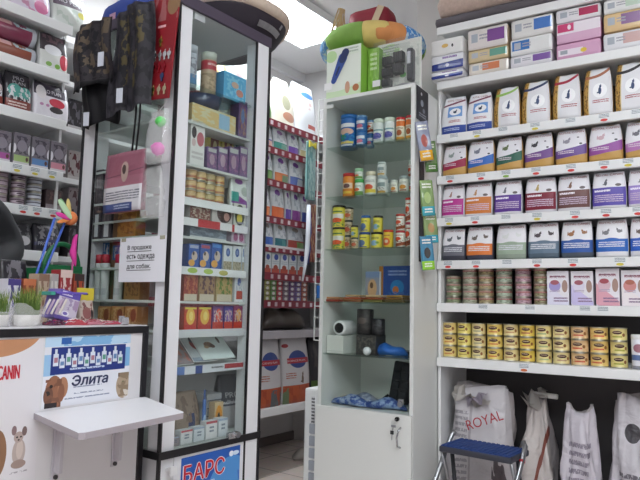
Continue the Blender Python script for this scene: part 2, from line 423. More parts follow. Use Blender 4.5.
# second row: swoosh over gold
z = SH[4]+ST
def swoosh(c,an): return paint('e2e0e6',[('w',-.3,.44,.16,.1,c),('l',.08,.27,.6,.37,2,'d9c9d5'),('w',-.4,.2,.10,.05,'c49a55')]+cat(.36,.64,.16,an)+[('e',.82,.55,.05,.025,'4a4550'),('e',.74,.74,.04,.02,'5a5560')])
R2 = [(441.5,465.5,144,'9d1f48','8f9a98','crimson'),(466.5,493.5,139,'2f66b8','75798a','blue'),(495,522,134,'2b5f50','64724f','dark green'),(523.5,553,129,'6b3f86','3b3a42','deep purple with black cat'),
 (554.5,587,124,'6a4a93','8e8a98','violet'),(588,623,117,'934c9c','c9a9b3','magenta'),(624.5,657,111,'b274b4','66636f','mauve')]
for i,(a,b,t,c,an,w) in enumerate(R2):
    pet_bag(A,a,b,t,RYF+.004,z,swoosh(c,an),mat('bf9655',.3,.2),'gold based pet food bag with a %s swoosh on white'%w,group=rowsg,text='ROYAL CANIN',tv=.91,tw=.8,th=.055,seed=10+i,hmax=SH[5]-.004-z,topw=.84,d=.08)
# third row: lower half block
z = SH[3]+ST
def half(c,an,x=.4): return paint('e4e2e8',[('r',0,.07,1,.56,c),('l',.06,.40,.55,.5,1,'efeaf2'),('l',.06,.14,.92,.36,4,'c9b6cd'),('r',0,0,1,.07,'dcdae0')]+sitcat(x,.68,.14,an)+[('e',.78,.62,.09,.04,'6a5f63')])
R3 = [(440.5,463,184,'b8278c','a0796a','magenta'),(463.5,491,180,'cf7a34','b98a62','orange'),(493,521,177,'5b3291','6f6f7b','purple'),(524,556,173,'7d1a33','b59b63','dark red'),
 (556.5,590,170,'6b4643','7a5a4c','brown'),(591.5,626.5,166,'5a4ba8','63636f','violet blue'),(627.5,661,162,'9a83c9','7b7b87','pale lilac')]
for i,(a,b,t,c,an,w) in enumerate(R3):
    pet_bag(A,a,b,t,RYF+.004,z,half(c,an),BAGW,'white pet food bag with a %s lower half, middle bag shelf'%w,group=rowsg,text='ROYAL CANIN',tv=.92,tw=.8,th=.055,seed=20+i,hmax=SH[4]-.004-z,topw=.9,d=.08)
# fourth row
z = SH[2]+ST
def low(c,b,an): return paint('e3e1e6',[('r',0,0,1,.47,c),('w',.44,.50,0,-.5,c),('l',.08,.24,.9,.4,3,'d8d8e0'),('r',0,0,1,.14,b)]+cat(.32,.64,.15,an)+cat(.74,.68,.12,an,-1))
R4 = [(441,464,228,'6b6b76','3a3a48','5c6068','grey band and grey cats'),(465,492,226,'dd7a37','3b3b4d','6d625c','orange band over a dark base'),(495,526,224,'9aab97','8f9b8d','d9dad9','sage green band'),
 (527,559,221,'64788c','50606f','4a4046','slate blue band'),(560,593,219,'2f5aa8','49525e','9b6a45','dark blue band and a ginger cat'),(595,628.5,217,'2b66bd','e2e2e6','7a7a80','bright blue band over a white base'),(629.5,662,214,'2b5cc0','d8d8de','6b5a55','blue band, right end of its shelf')]
for i,(a,b,t,c,bb,an,w) in enumerate(R4):
    pet_bag(A,a,b,t,RYF+.004,z,low(c,bb,an),mat('4b4c58',.4) if i<5 else BAGW,'white pet food bag with a %s'%w,group=rowsg,text='ROYAL CANIN',tv=.92,tw=.8,th=.055,seed=30+i,hmax=SH[3]-.004-z,topw=.9,d=.08)

# dark cans, stacked
z = SH[1]+ST
darkcan = [paint(b,[('r',0,.62,1,.86,'8f2b33'),('l',.3,.64,.7,.84,1,'d9b9b4'),('r',.3,.1,.7,.5,s),('n',0,.05,1,.55,9,d)],.35,metal=.0) for b,s,d in (('7f8a70','8c9a74','5a6248'),('9a9a88','a8ac94','6a6a58'),('9a8a68','a89a70','6a5a42'),('94a08c','aab8a2','6a7664'),('b0909a','c0a0aa','805f6a'),('8a8468','94946c','6a4a3c'))]
for i,(a,b,n) in enumerate([(443.5,459,4),(460,475.5,5),(476,492,5),(493.5,510.5,5),(513,530,5),(532,547,5)]):
    X,w,_ = span(A,a,b,280,RYF+.035,z); r = w/2-.0008; hh = .0315; me = can_mesh(r,hh,darkcan[i])
    for k in range(n):
        lv = ['bottom','second from bottom','third from bottom','second from top' if n==5 else 'top','top'][k]
        solo('pet_food_can', me, 'dark red-banded pet food can, %s of the %s stack from left'%(lv,ORD[i]), 'can', A, X, RYF+.035+r, z+.0004+k*(hh+.0004), random.uniform(-.4,.4), 'dark cans stacked on the right wall shelves')
# pouch boxes
def pbox(c1,c2,d): return paint('e9e5ec',[('w',-.2,.36,-.5,0,c1),('e',.36,.56,.27,.17,c2),('e',.36,.66,.2,.07,d),('e',.82,.55,.13,.18,'a98a80'),('l',.3,.06,.95,.22,2,'8d6f90'),('l',.15,.78,.85,.86,1,'8a5f78'),('l',.12,.36,.6,.44,2,'b3a3bb')],.4)
for i,(a,b,t,p,w) in enumerate([(546.5,569,271,pbox('e3dff0','a59ad0','a8606c'),'lilac oval'),(570.5,593.5,271,pbox('cfc4ea','dfd9ea','a8606c'),'lilac foot and brown cat'),(595.5,620,268.5,pbox('dfa5b4','d9b8c4','a8505c'),'rose foot, the tallest box'),(621,646,270,pbox('eee5e8','cf8e8b','b06a5a'),'salmon oval')]):
    X,w_,h = span(A,a,b,t,RYF+.03,z); w_ -= .003
    tt = thing('pouch_box','white carton of pet food pouches printed with a %s'%w,'carton',A,X,RYF+.03+.05,z+.0005,0,'white pouch cartons')
    obj('carton', frontbox(w_,.09,h,p,mat('d9d3dd',.5)), tt)
    tm = text_mesh('ROYAL CANIN',.010,BRAND,w_*.72); obj('brand_lettering', tm, tt, (0,-.0457,h*.82))
# yellow cans
z = SH[0]+ST
ycan = [paint(b,[('e',.5,.66,.095,.16,'4a1f22'),('l',.43,.62,.57,.72,1,'d8c9a8'),('r',.4,.22,.6,.36,s),('e',.63,.45,.03,.16,'8a5a30'),('n',.25,.1,.42,.6,12,t)],.35) for b,s,t in
  (('ddc67e','c98a4a','d8b860'),('e0cf72','b3a04a','e0cf90'),('d9c890','9a9a7a','cfc08a'),('dfc56a','c77a3a','d0a850'),('dccb93','b98f5f','d8c08a'),('dcc05a','b0653a','c9a040'),('dfcf8e','9fae7a','d3c285'),('e0d095','b08f6a','d8c58a'),('dcb98a','c65a3a','d09a6a'),('e2c377','c9603a','d8a85a'),('dfd08a','9fa03a','d6c67a'))]
cols = [440.6,455,469.7,484.3,501.6,517.5,534,551,569,588.5,609,628.5]
for i in range(11):
    X,w,_ = span(A,cols[i],cols[i+1]-(.3 if i<9 else .8),330,RYF+.035,z); r = min(w,.073)/2-.0006; hh = .0535; me = can_mesh(r,hh,ycan[i])
    for k in range(3):
        solo('pet_food_can', me, 'yellow pet food can with dark oval, %s of the %s yellow stack from the left'%(['bottom','middle','top'][k],ORD[i]), 'can', A, X, RYF+.035+r, z+.0004+k*(hh+.0004), random.uniform(-.25,.25), 'yellow cans on the lowest right shelf')
X,w,h = span(A,630.5,647,335,RYF+.03,z)
t = thing('treat_tub','white tub with blue band right of the yellow cans','tub',A,X,RYF+.03+w/2,z+.0005)
obj('tub_body', lathe([(w*.44,0),(w*.46,.003),(w*.48,h*.86),(w*.46,h*.87)],22,(paint('e2e2ea',[('r',0,.3,1,.48,'5a6f9f'),('e',.5,.7,.12,.14,'9f6a78'),('r',0,0,1,.12,'8f8f98')]),),None,(0,3)), t)
obj('lid', lathe([(w*.475,h*.871),(w*.49,h*.88),(w*.49,h*.98),(w*.47,h)],22,(WHITE,)), t)
# trays of pouches stacked on the upper shelf, three high
z = SH[6]+ST
def tray(mark,side,col='dfdde2',x0=.5): return paint(col,[('r',x0,.3,min(.97,x0+.42),.86,mark),('r',.1,.36,.26,.76,'aab0bb'),('l',.3,.4,.5,.7,2,'9a9aa5')],.25,.3)
def navytray(): return paint('e3e3ea',[('w',-.3,.5,.12,0,'2a3a86'),('l',.35,.62,.8,.86,1,'7b5aa0'),('e',.5,.3,.06,.1,'d9d9ee')],.25,.3)
TR = [(430,463.5,[(88,70,navytray(),'dfdfe6','navy and white pouch tray at the bottom of the left stack'),(70,54,navytray(),'d5d5de','navy and white pouch tray in the middle of the left stack'),(54,38,paint('e8e7e6',[('e',.45,.55,.1,.12,'d8b060'),('e',.68,.5,.03,.1,'2b2b33')]),'e4e4e4','plain white carton on top of the navy trays')]),
 (467.5,509,[(77,60.5,tray('c9744a','','dbd2c8',.35),'cdc8c6','wrapped pouch tray with an orange label and green square'),(60.5,47.5,tray('5f9a88','','c9b690',.55),'c4b18a','tan pouch tray with teal print between orange and purple trays'),(47.5,24,tray('7d4a92','','dcd4d2'),'cbb49a','cream wrapped pouch tray with purple label above tan tray')]),
 (510,553.5,[(69,53,tray('7d5aa0','','dcd9e0',.55),'cfccd6','wrapped pouch tray with purple label, bottom of the blue marked stack'),(53,36,tray('3f74b8','','e0e0e0',.05),'e2e2e4','crumpled clear wrapped white tray with blue corner label'),(36,14,tray('4a78c0','','dcdad8',.55),'d8d4d0','white pouch tray with bright blue label on top')]),
 (555,601.5,[(61,41,paint('cf9dbd',[('r',.05,.2,.6,.6,'e6dbe4'),('e',.62,.4,.07,.14,'e0c03a'),('r',.1,.3,.26,.55,'9aa0aa')]),'c98db0','pink pouch carton with yellow spot at the bottom of its stack'),(41,20,paint('d5a9c6',[('w',.45,1.2,.02,0,'e9dfe8'),('r',.03,.55,.4,.95,'c8386f'),('e',.3,.75,.04,.12,'f0e0ea')]),'c385ae','pink pouch carton with red and white lid'),(20,-6,tray('b0305a','','e0dde2',.52),'dddae0','white pouch tray with crimson label on the pink cartons')]),
 (603,650,[(53,30,tray('c9a3a0','','dedde2',.45),'d8d6dc','white pouch tray with pink print under a tan tray'),(30,10,tray('7d4f86','','d9b98a',.4),'cfa873','tan pouch tray with purple print near the right edge'),(10,-14,tray('b9cdbb','','e2e2e2'),'dcdcdc','white pouch tray topping the tan one, right edge')])]
for i,(a,b,ps) in enumerate(TR):
    zz = z
    for k,(yb,yt,p,sc,l) in enumerate(ps):
        yf = RYF+.004-.035*(i==0) + random.uniform(0,.008) + (.0 if k<2 else .006)
        X,w,h = span(A,a,b,yt,yf,zz); w -= .006; h -= .001
        hcap = SH[7]-.004-zz
        solo('pouch_tray', frontbox(w,.2,min(h,hcap),p,mat(sc,.3,coat=.3),.012), l, 'pouch tray', A, X+random.uniform(-.003,.003), yf+.1, zz+.0006, random.uniform(-.012,.012), 'pouch trays on the upper right shelf')
        zz += min(h,hcap)+.0012
# plush bed on the top shelf
z = SH[7]+ST
X0 = A.X(432,z,RYF-.03); X1 = A.X(560,z,RYF-.03)
t = thing('pet_bed','beige fleece pet bed with grey base lying on the top right shelf','pet bed',A,(X0+X1)/2,RYF+.16,z+.003)
def slab(w,d,h,m,rn,seed=1,n=26):
    bm = bmesh.new(); bx(bm,-w/2,w/2,-d/2,d/2,0,h,0,min(h*.42,.05))
    bmesh.ops.subdivide_edges(bm, edges=[e for e in bm.edges if e.calc_length()>.06], cuts=8, use_grid_fill=True)
    r_ = random.Random(seed)
    for v in bm.verts:
        s = math.sin(v.co.x*37+seed)*math.sin(v.co.y*29)*rn
        v.co.z += s*(v.co.z/h); v.co.x += r_.uniform(-rn,rn)*.3
    return newmesh(bm,[m],smooth=True)
obj('base', slab(X1-X0,.32,.045,mat('5f5a60',.9),.002), t)
obj('fleece_pad', slab(X1-X0-.01,.33,.12,mat('bda79c',1,noise=.25,ns=60),.012,3), t, (0,0,.046))

# big sacks standing on the floor under the shelves
def sack_mesh(w,d,h,front,side,seed,neck=.8,lean=0.0,tp=.75):
    bm = bmesh.new(); uvl = bm.loops.layers.uv.new('UVMap'); rd = random.Random(seed); ph=[rd.uniform(0,6) for _ in range(6)]
    n, nz = 36, 18; rings=[]
    for j in range(nz+1):
        v=j/nz; fx=(.93+.10*math.sin(PI*min(1,v*1.15)))*(1-(1-neck)*max(0,(v-.45)/.55)**1.6); fy=(.85+.2*math.sin(PI*min(1,v*1.2)))*(1-tp*v**3)
        ring=[]
        for k in range(n):
            a=2*PI*k/n; c,s=math.cos(a),math.sin(a)
            x=w/2*fx*math.copysign(abs(c)**.6,c); y=d/2*fy*math.copysign(abs(s)**.7,s)
            wr=.016*math.sin(5*a+ph[0]+4*v)*math.sin(7*v+ph[1])+.010*math.sin(11*a+9*v+ph[2])+.006*math.sin(17*v+3*a+ph[3])
            wr*=min(1,v*3+.2); q=1+wr/ (w/2)
            ring.append(bm.verts.new((x*q+lean*v*v*w, y*q, v*h+.02*v*math.sin(2*a+ph[4])-.012*v*(c>0)*0)))
        rings.append(ring)
    for j in range(nz):
        for k in range(n):
            vs=(rings[j][k],rings[j][(k+1)%n],rings[j+1][(k+1)%n],rings[j+1][k]); f=bm.faces.new(vs); f.smooth=True
            f.material_index = 0 if sum(v.co.y for v in vs)<0 else 1
            for l in f.loops: l[uvl].uv=((l.vert.co.x-lean*(l.vert.co.z/h)**2*w)/w+.5, l.vert.co.z/h)
    bm.faces.new(rings[0]); f=bm.faces.new(rings[-1]); f.material_index=1
    bmesh.ops.triangulate(bm,faces=[f])
    zmin=min(v.co.z for v in bm.verts)
    for v in bm.verts: v.co.z-=zmin
    me=bpy.data.meshes.new('sack'); bmesh.ops.recalc_face_normals(bm,faces=bm.faces); bm.to_mesh(me); bm.free()
    me.materials.append(front); me.materials.append(side); crinkle(front,.7,9,.03); crinkle(side,.7,9,.03); return me
def crumple(w,d,h,m,seed,nx=9,ny=6):
    """a crumpled fold of plastic sheet with thickness"""
    rd=random.Random(seed); bm=bmesh.new(); g=[]
    for i in range(nx+1):
        g.append([bm.verts.new(((i/nx-.5)*w+rd.uniform(-1,1)*w*.03,(j/ny-.5)*d,h*(.5+.5*math.sin(i*1.3+seed)*math.cos(j*1.1))*rd.uniform(.6,1.1)-h*.5*abs(j/ny-.5))) for j in range(ny+1)])
    for i in range(nx):
        for j in range(ny): bm.faces.new((g[i][j],g[i+1][j],g[i+1][j+1],g[i][j+1]))
    bmesh.ops.solidify(bm,geom=bm.faces[:],thickness=.006)
    return newmesh(bm,[m])
def sack(xl,xr,yt,Y,label,front,side,d,seed,neck=.8,lean=0,tp=.75):
    X,w,h = span(A,xl,xr,yt,Y+.06,.4); h+=.4; w-=.022; X=max(X,-1.032+w/2)
    t = thing('pet_food_sack',label,'pet food sack',A,X,Y+d/2,.0006)
    obj('sack_body', sack_mesh(w,d,h-.02,front,side,seed,neck,lean,tp), t); return t,X,w,h-.02
SW = mat('b9b2b4',.45)
Yk = 2.80
t1,X,w,h = sack(437,501,383,Yk-.05,'large white pet food sack with red lettering behind the step stool',paint('c9c4c8',[('r',.28,.04,.72,.30,'54406e'),('l',.32,.08,.66,.26,5,'b9b0c4'),('l',.10,.45,.34,.86,12,'9a969c'),('r',.36,.30,.40,.92,'aaa4a8'),('n',.76,.30,1,.72,4,'5f565c')],.4),SW,.24,41,.97,0,.6)
tm = text_mesh('ROYAL',.042,mat('a8222f',.5),.17); o = obj('brand_lettering',tm,t1,(.045,-.121,h*.83)); o.rotation_euler = (math.radians(-8),math.radians(-22),0)
o = obj('folded_top', crumple(.17,.12,.06,mat('cfc9c4',.4),3), t1, (-.04,-.02,h*.965-.02)); o.rotation_euler=(.35,.25,.2)
o = obj('torn_flap', crumple(.10,.06,.05,paint('b4aab8',[('n',0,0,1,1,3,'4b3a78')]),5,6,4), t1, (.0,-.07,h*.93)); o.rotation_euler=(.5,-.3,-.3)
t2,X,w,h = sack(516,555,396,Yk+.06,'white pet food sack with twisted top between step stool and purple sack',paint('c2b9b6',[('w',.42,.52,1.0,0,'7a4034'),('l',.25,.12,.8,.42,8,'a39a9c'),('r',.1,.05,.5,.14,'a9a0a4')],.45),SW,.22,44,.42,.06,.7)
o = obj('twisted_top', crumple(.10,.09,.09,mat('cdc8c4',.45),8,6,6), t2, (w*.10,-.01,h*.985)); o.rotation_euler=(.2,-.5,.1)
o = obj('white_end', box(-.055,.055,-.012,.012,-.01,.012,mat('d6d3d0',.5),.006), t2, (w*.28,-.02,h+.022)); o.rotation_euler=(0,.06,.1)
sack(560,601,404,Yk,'white and purple pet food sack, second from the right under the shelves',paint('c9c2cb',[('r',0,.05,.4,.4,'7a3f7d'),('l',.2,.5,.8,.8,6,'8b8290')],.4),SW,.2,46,.75)
sack(609,656,394,Yk,'white pet food sack with dark print at the right end under the shelves',paint('c4bfc6',[('e',.55,.82,.2,.05,'3a363c'),('l',.2,.3,.8,.62,7,'6f6a73')],.4),SW,.22,48,.75)

# step stool
t = thing('step_stool','folding step stool with navy ribbed tread and silver legs','step stool',A,-.812,2.615,0,math.radians(-7))
SX, SY, SZ = .155,.098,.541
bm = bmesh.new(); bx(bm,-SX,SX,-SY,SY,SZ-.030,SZ-.006,0,.006); obj('tread_frame', newmesh(bm,[mat('3a3b45',.5)]), t)
bm = bmesh.new(); bx(bm,-SX+.006,SX-.006,-SY+.006,SY-.006,SZ-.0058,SZ-.003)
for i in range(14): bx(bm,-SX+.010+i*.0208,-SX+.022+i*.0208,-SY+.008,SY-.008,SZ-.003,SZ)
obj('tread', newmesh(bm,[mat('26427f',.6)]), t)
obj('lower_tread', box(-SX,SX,-.36,-.20,.255,.280,mat('26427f',.6),.005), t)
for sx in (-1,1):
    obj('front_leg', path_tube([(sx*.170,-.33,.0),(sx*.167,-.22,.27),(sx*.165,.0,.52),(sx*.163,.035,.56),(sx*.150,.045,.575)],.0105,STEEL), t)
    obj('rear_leg', path_tube([(sx*.145,.10,.0),(sx*.145,.0,.508)],.009,mat('35363c',.5)), t)
    obj('brace', path_tube([(sx*.150,-.08,.51),(sx*.150,.03,.26)],.007,STEEL), t)
obj('cross_bar', path_tube([(-.146,.085,.06),(.146,.085,.06)],.008,STEEL), t)
obj('red_clip', box(.158,.172,-.02,.01,.50,.52,mat('a8303a',.5),.003), t)
# ================================================================== NARROW GLASS-FRONTED CABINET IN THE MIDDLE
CX0, CX1, CYF, CYB, CH = -1.553, -1.075, 2.492, 2.892, 2.108
PT = .018
CABW = mat('dedfdc', .45)
cab = thing('display_cabinet','tall narrow white cabinet with glass shelves and locked lower door','cabinet',A,0,0,0)
obj('side_panel', box(CX0,CX0+PT,CYF+.001,CYB,0,CH,CABW,.001), cab)
obj('side_panel', box(CX1-PT,CX1,CYF+.001,CYB,0,CH,CABW,.001), cab)
obj('top_panel', box(CX0+PT+.0005,CX1-PT-.0005,CYF+.001,CYB,CH-PT,CH,CABW,.001), cab)
obj('back_panel', box(CX0+PT+.0005,CX1-PT-.0005,CYB-.012,CYB,.05,CH-PT-.0005,mat('e9ebe7',.6)), cab)
obj('floor_panel', box(CX0+PT+.0005,CX1-PT-.0005,CYF+.004,CYB-.0125,.632,.65,CABW), cab)
obj('plinth', box(CX0+PT+.0005,CX1-PT-.0005,CYF+.03,CYF+.045,0,.07,CABW), cab)
door = obj('door', box(CX0+.001,CX1-.002,CYF-.018,CYF-.0005,.075,.652,mat('e3e3e0',.4),.001), cab)
dx, _ = A.XZ(399.5,440,CYF-.02)
hp = [(dx+.004,CYF-.0185,.60),(dx+.004,CYF-.04,.592),(dx-.002,CYF-.045,.56),(dx-.001,CYF-.04,.525),(dx+.002,CYF-.0185,.518)]
obj('handle', path_tube(hp,.0045,CHROME), door)
kx,kz = A.XZ(397.5,419,CYF-.02)
bm = bmesh.new(); tube(bm,(kx,CYF-.0185,kz),(kx,CYF-.03,kz),.009,14); obj('lock', newmesh(bm,[mat('2b2a2a',.3,.8)]), door)
bm = bmesh.new(); tube(bm,(kx,CYF-.03,kz),(kx,CYF-.045,kz),.003); bx(bm,kx-.018,kx+.004,CYF-.047,CYF-.042,kz-.032,kz-.022,0,.002)
tube(bm,(kx-.008,CYF-.0435,kz-.026),(kx-.012,CYF-.0435,kz-.05),.0015)
bx(bm,kx-.022,kx-.006,CYF-.046,CYF-.042,kz-.062,kz-.046,1,.002); tube(bm,(kx-.014,CYF-.044,kz-.062),(kx-.015,CYF-.044,kz-.085),.002)
obj('hanging_keys', newmesh(bm,[STEEL,mat('1d1c1e',.4)]), door)
CSH = [1.865,1.624,1.375,1.127,.888]
for z in CSH:
    obj('glass_shelf', box(CX0+PT+.001,CX1-PT-.001,CYF+.012,CYB-.014,z-.006,z,mat('5f706b',.1,0,.6) if 0 else glassmat('shelf_glass','f0f6f3',.03)), cab)
pane = obj('glass_door', box(CX0+PT+.001,CX1-PT-.001,CYF+.002,CYF+.006,.655,CH-PT-.002,glassmat('pane','fcfefd',.01)), cab)
hx,hz = A.XZ(332,104,CYF)
obj('hinge', box(CX0+PT+.001,CX0+PT+.04,CYF-.004,CYF+.0015,CH-PT-.034,CH-PT-.016,mat('e2e6e2',.4),.002), pane)
lx,lz = A.XZ(401.5,404,CYF)
bm = bmesh.new(); bx(bm,lx-.012,lx+.012,CYF-.012,CYF+.0015,lz-.002,lz+.022,0,.003); tube(bm,(lx,CYF-.02,lz+.0),(lx,CYF-.011,lz+.0),.012,14)
obj('lock', newmesh(bm,[CHROME]), pane)

# jars and tins: body with printed wrap and a lid part
def jar(F,xl,xr,yt,yb,Y,z,label,p,lidc,group='vitamin tins and jars in the glass cabinet',lidh=.16,neck=.92,cat_='jar',capz=None):
    X = (F.X(xl,z+.04,Y)+F.X(xr,z+.04,Y))/2; w = F.X(xr,z+.04,Y)-F.X(xl,z+.04,Y)-.0015
    h = F.Z(yt,X,Y)-F.Z(yb,X,Y)-.0006; r = w/2
    t = thing('supplement_jar',label,cat_,F,X,Y+r,z+.0004,0,group)
    b = h*(1-lidh)
    obj('jar_body', lathe([(r*.93,0),(r*.98,.0015),(r*.98,b*.93),(r*neck,b)],20,(p,),None,(1,2)), t)
    obj('lid', lathe([(r*neck,b+.0003),(r*(neck+.05),b+.001),(r*(neck+.05),h-.0015),(r*neck*.95,h)],20,(mat(lidc,.4),)), t)
    return z+.0004+h
BLUEJ = paint('2767b0',[('r',.32,.72,.68,.86,'e8e8ea'),('e',.5,.56,.16,.12,'e3b9a6'),('e',.42,.36,.1,.1,'3f9a5a'),('r',.36,.12,.66,.22,'e7d36a'),('n',.3,.2,.7,.5,14,'2f86c0'),('r',.38,.04,.64,.1,'e8ecf2')])
BLUES = paint('3f77b4',[('r',.34,.55,.66,.8,'e4e6ea'),('e',.5,.35,.1,.16,'d9708a'),('r',.38,.1,.62,.2,'dfe4ea')])
WBL = paint('dfe4e2',[('r',.3,.62,.7,.7,'7aa0a0'),('e',.5,.35,.15,.17,'5558a8'),('n',.34,.2,.66,.5,12,'7f74b4'),('l',.36,.05,.64,.16,2,'8a9a9a')])
ORW = paint('e3dcc6',[('r',.25,.72,.75,1,'e0732c'),('e',.5,.38,.1,.16,'a8572a'),('r',.3,.0,.7,.16,'e0a03a'),('l',.36,.54,.64,.66,2,'8f4a2a')])
ORJ = paint('e08a2c',[('r',.34,.42,.66,.72,'ead2b8'),('e',.5,.56,.09,.12,'6a4a4a'),('r',.36,.15,.64,.28,'f0c850')])
WGR = paint('dfe6dc',[('r',.28,.02,.72,.35,'6a9a4a'),('e',.46,.5,.12,.14,'e0673c'),('l',.36,.66,.64,.85,3,'7d9a7d')])
WYE = paint('e2e2da',[('e',.48,.42,.14,.16,'df5a35'),('r',.3,.1,.7,.3,'e6cf4a'),('l',.34,.66,.66,.82,3,'6f7a7a')])
GRY = paint('d8dcd8',[('r',.36,.5,.64,.8,'7f8f8f'),('r',.34,.06,.66,.2,'c9a24a'),('n',.34,.22,.66,.44,12,'6a5048')])
CRY = paint('dcdcd0',[('e',.5,.4,.12,.18,'c9862f'),('l',.36,.64,.64,.82,2,'6f6f5f'),('r',.36,.08,.64,.18,'a0553a')])
YEJ = paint('dcd04a',[('r',.3,.46,.7,.72,'e8e4d8'),('e',.5,.36,.15,.13,'dd5a2c'),('r',.34,.8,.66,.88,'5a7a3a'),('n',.3,.05,.7,.26,12,'4f8a4f')])
YBL = paint('e2d64e',[('e',.45,.4,.13,.26,'5f7aa8'),('l',.38,.74,.62,.86,1,'4a4a3a'),('r',.36,.06,.64,.14,'4f5f9f')])
YBK = paint('e0d450',[('e',.48,.38,.11,.22,'8fb4d4'),('l',.38,.66,.62,.84,2,'4a4a2a'),('e',.58,.4,.05,.1,'6f9a4a')])
BRO = paint('c9b99a',[('n',.2,.1,.8,.9,10,'8f7a5a'),('e',.5,.45,.14,.2,'c9603f'),('l',.36,.7,.64,.85,2,'6f5f4f')])
YRD = paint('e3c23c',[('e',.48,.4,.14,.28,'d9602a'),('e',.5,.42,.06,.12,'ead9c0'),('l',.38,.76,.62,.88,1,'a03a2a')])
RDW = paint('dedcd2',[('e',.46,.62,.12,.14,'d9502f'),('w',.05,.3,.4,0,'a0522d'),('n',.34,.1,.66,.5,12,'7a3a2a'),('l',.36,.8,.64,.92,1,'b0502f')])
Yf = CYF+.035; Z = CSH[0]
jar(A,337,353,113.5,147,Yf,Z,'large blue vitamin tin at the left of the top glass shelf',BLUEJ,'2f6fb4',lidh=.1,neck=.95)
zt = jar(A,354,364.3,131,146,Yf,Z,'small blue tin under another beside the large blue tin',BLUES,'2f6fb4',lidh=.12)
jar(A,354,364.3,115,130.6,Yf,zt,'small blue and white tin on top of its twin',BLUES,'7fa8d0',lidh=.12)
zt = jar(A,365,372.5,131,145,Yf+.05,Z,'small blue tin with pink label half hidden behind a white jar',BLUES,'2f6fb4',lidh=.12)
jar(A,365,372.5,117.5,130.6,Yf+.05,zt,'small red and white tin stacked on the half hidden blue tin',RDW,'5f93c4',lidh=.12)
jar(A,371,381.5,119.5,144,Yf-.005,Z,'white jar with violet picture, left of its taller twin on top shelf',WBL,'d9e2d2')
jar(A,382.2,392.6,117.5,142,Yf-.005,Z,'white jar with violet picture nearest the orange jars',WBL,'d9e2d2')
jar(A,394,403.4,117,140.5,Yf,Z,'orange and white jar with red lid, left one of the pair',ORW,'c22f34',lidh=.12)
jar(A,404,412,114.5,138.5,Yf,Z,'orange and white jar with red lid against the right cabinet wall',ORW,'c22f34',lidh=.12)
Z = CSH[1]
jar(A,340,352,173.5,197.5,Yf,Z,'orange jar with red lid on the second glass shelf',ORJ,'b82a2c',lidh=.14)
zt = jar(A,352.6,361.5,179.5,196.5,Yf,Z,'white and green jar with bright green lid under a smaller jar',WGR,'4fb05a',lidh=.22)
jar(A,353,361,168.5,179.2,Yf,zt,'small white jar with pale green lid on the green lidded jar',WGR,'9fd0a0',lidh=.3)
jar(A,362.2,374,171.5,195.5,Yf,Z,'white jar with red and yellow print and cream lid',WYE,'d6cfb4',lidh=.18,neck=.8)
zt = jar(A,375,385.3,176.5,194.8,Yf,Z,'grey and white jar under a smaller one on the second shelf',GRY,'aebcbc',lidh=.16,neck=.85)
jar(A,375.5,384.2,162,176.2,Yf,zt,'small white jar stacked on the grey and white jar',GRY,'c3cdc8',lidh=.2,neck=.85)
jar(A,383.5,388.6,177.5,194.2,Yf+.07,Z,'grey bottle peeking out behind the stacked jars',GRY,'8f9c9c',lidh=.2)
jar(A,389,396.4,180.5,193.6,Yf,Z,'small cream jar with white lid beside the grey lidded jar',CRY,'d5d8d0',lidh=.2,neck=.85)
jar(A,397.2,407,176,192.8,Yf,Z,'white jar with grey lid and red print on the second shelf',CRY,'9fa9a6',lidh=.2,neck=.85)
zt = jar(A,406.8,412.6,176,192,Yf+.05,Z,'white jar at the right wall of the second shelf, lower of two',WYE,'c9cdc8',lidh=.14)
jar(A,406.8,412.6,159.5,175.6,Yf+.05,zt,'white jar at the right wall of the second shelf, upper of two',RDW,'c9d2c8',lidh=.14)
Z = CSH[2]
zt = jar(A,329.6,341.6,225.5,247.8,Yf,Z,'yellow jar with black lid, lower of the left pair on third shelf',YEJ,'33302a',lidh=.1,neck=.95)
jar(A,329.6,341.6,203.2,225.2,Yf,zt,'yellow jar with black lid, upper of the left pair on third shelf',YEJ,'2b2824',lidh=.1,neck=.95)
zt = jar(A,342.2,349.6,232.5,247,Yf+.03,Z,'small tan jar at the foot of the three jar stack',BRO,'3f4a4a',lidh=.14,neck=.95)
zt = jar(A,342.2,350.2,217,232.2,Yf+.03,zt,'small tan jar in the middle of the three jar stack',BRO,'4a4a44',lidh=.14,neck=.95)
jar(A,342.2,350.8,204,216.7,Yf+.03,zt,'brown jar with black lid topping the three jar stack',BRO,'3a3634',lidh=.14,neck=.95)
zt = jar(A,349.8,356.4,236,247.2,Yf-.008,Z,'small white and orange jar under its twin beside the yellow jars',BRO,'3f4a48',lidh=.16,neck=.95)
jar(A,349.5,356.2,223.5,235.7,Yf-.008,zt,'small yellow jar with dark lid in front of the tan stack',YBK,'3a3a36',lidh=.16,neck=.95)
zt = jar(A,357,367.3,230.6,247.2,Yf,Z,'yellow jar with blue lid, lower one of its stack',YBL,'35549a',lidh=.16,neck=.95)
jar(A,359,368,213.8,230.3,Yf,zt,'yellow jar with blue lid, upper one of its stack',YBL,'3a6ab0',lidh=.16,neck=.95)
zt = jar(A,368.6,379.8,231,247,Yf,Z,'yellow jar with black lid under another beside the blue lidded stack',YBK,'2a2826',lidh=.14,neck=.95)
jar(A,371.2,380.4,214,230.7,Yf,zt,'yellow jar with black lid on top beside the blue lidded stack',YBK,'2a2826',lidh=.14,neck=.95)
jar(A,381.2,391,228.8,246.8,Yf,Z,'yellow and orange jar with red lid standing alone',YRD,'c23a2a',lidh=.14,neck=.95)
zt = jar(A,393.6,403.2,230,246.8,Yf,Z,'white and brown jar with red lid, lower of a pair',RDW,'b02f38',lidh=.14,neck=.95)
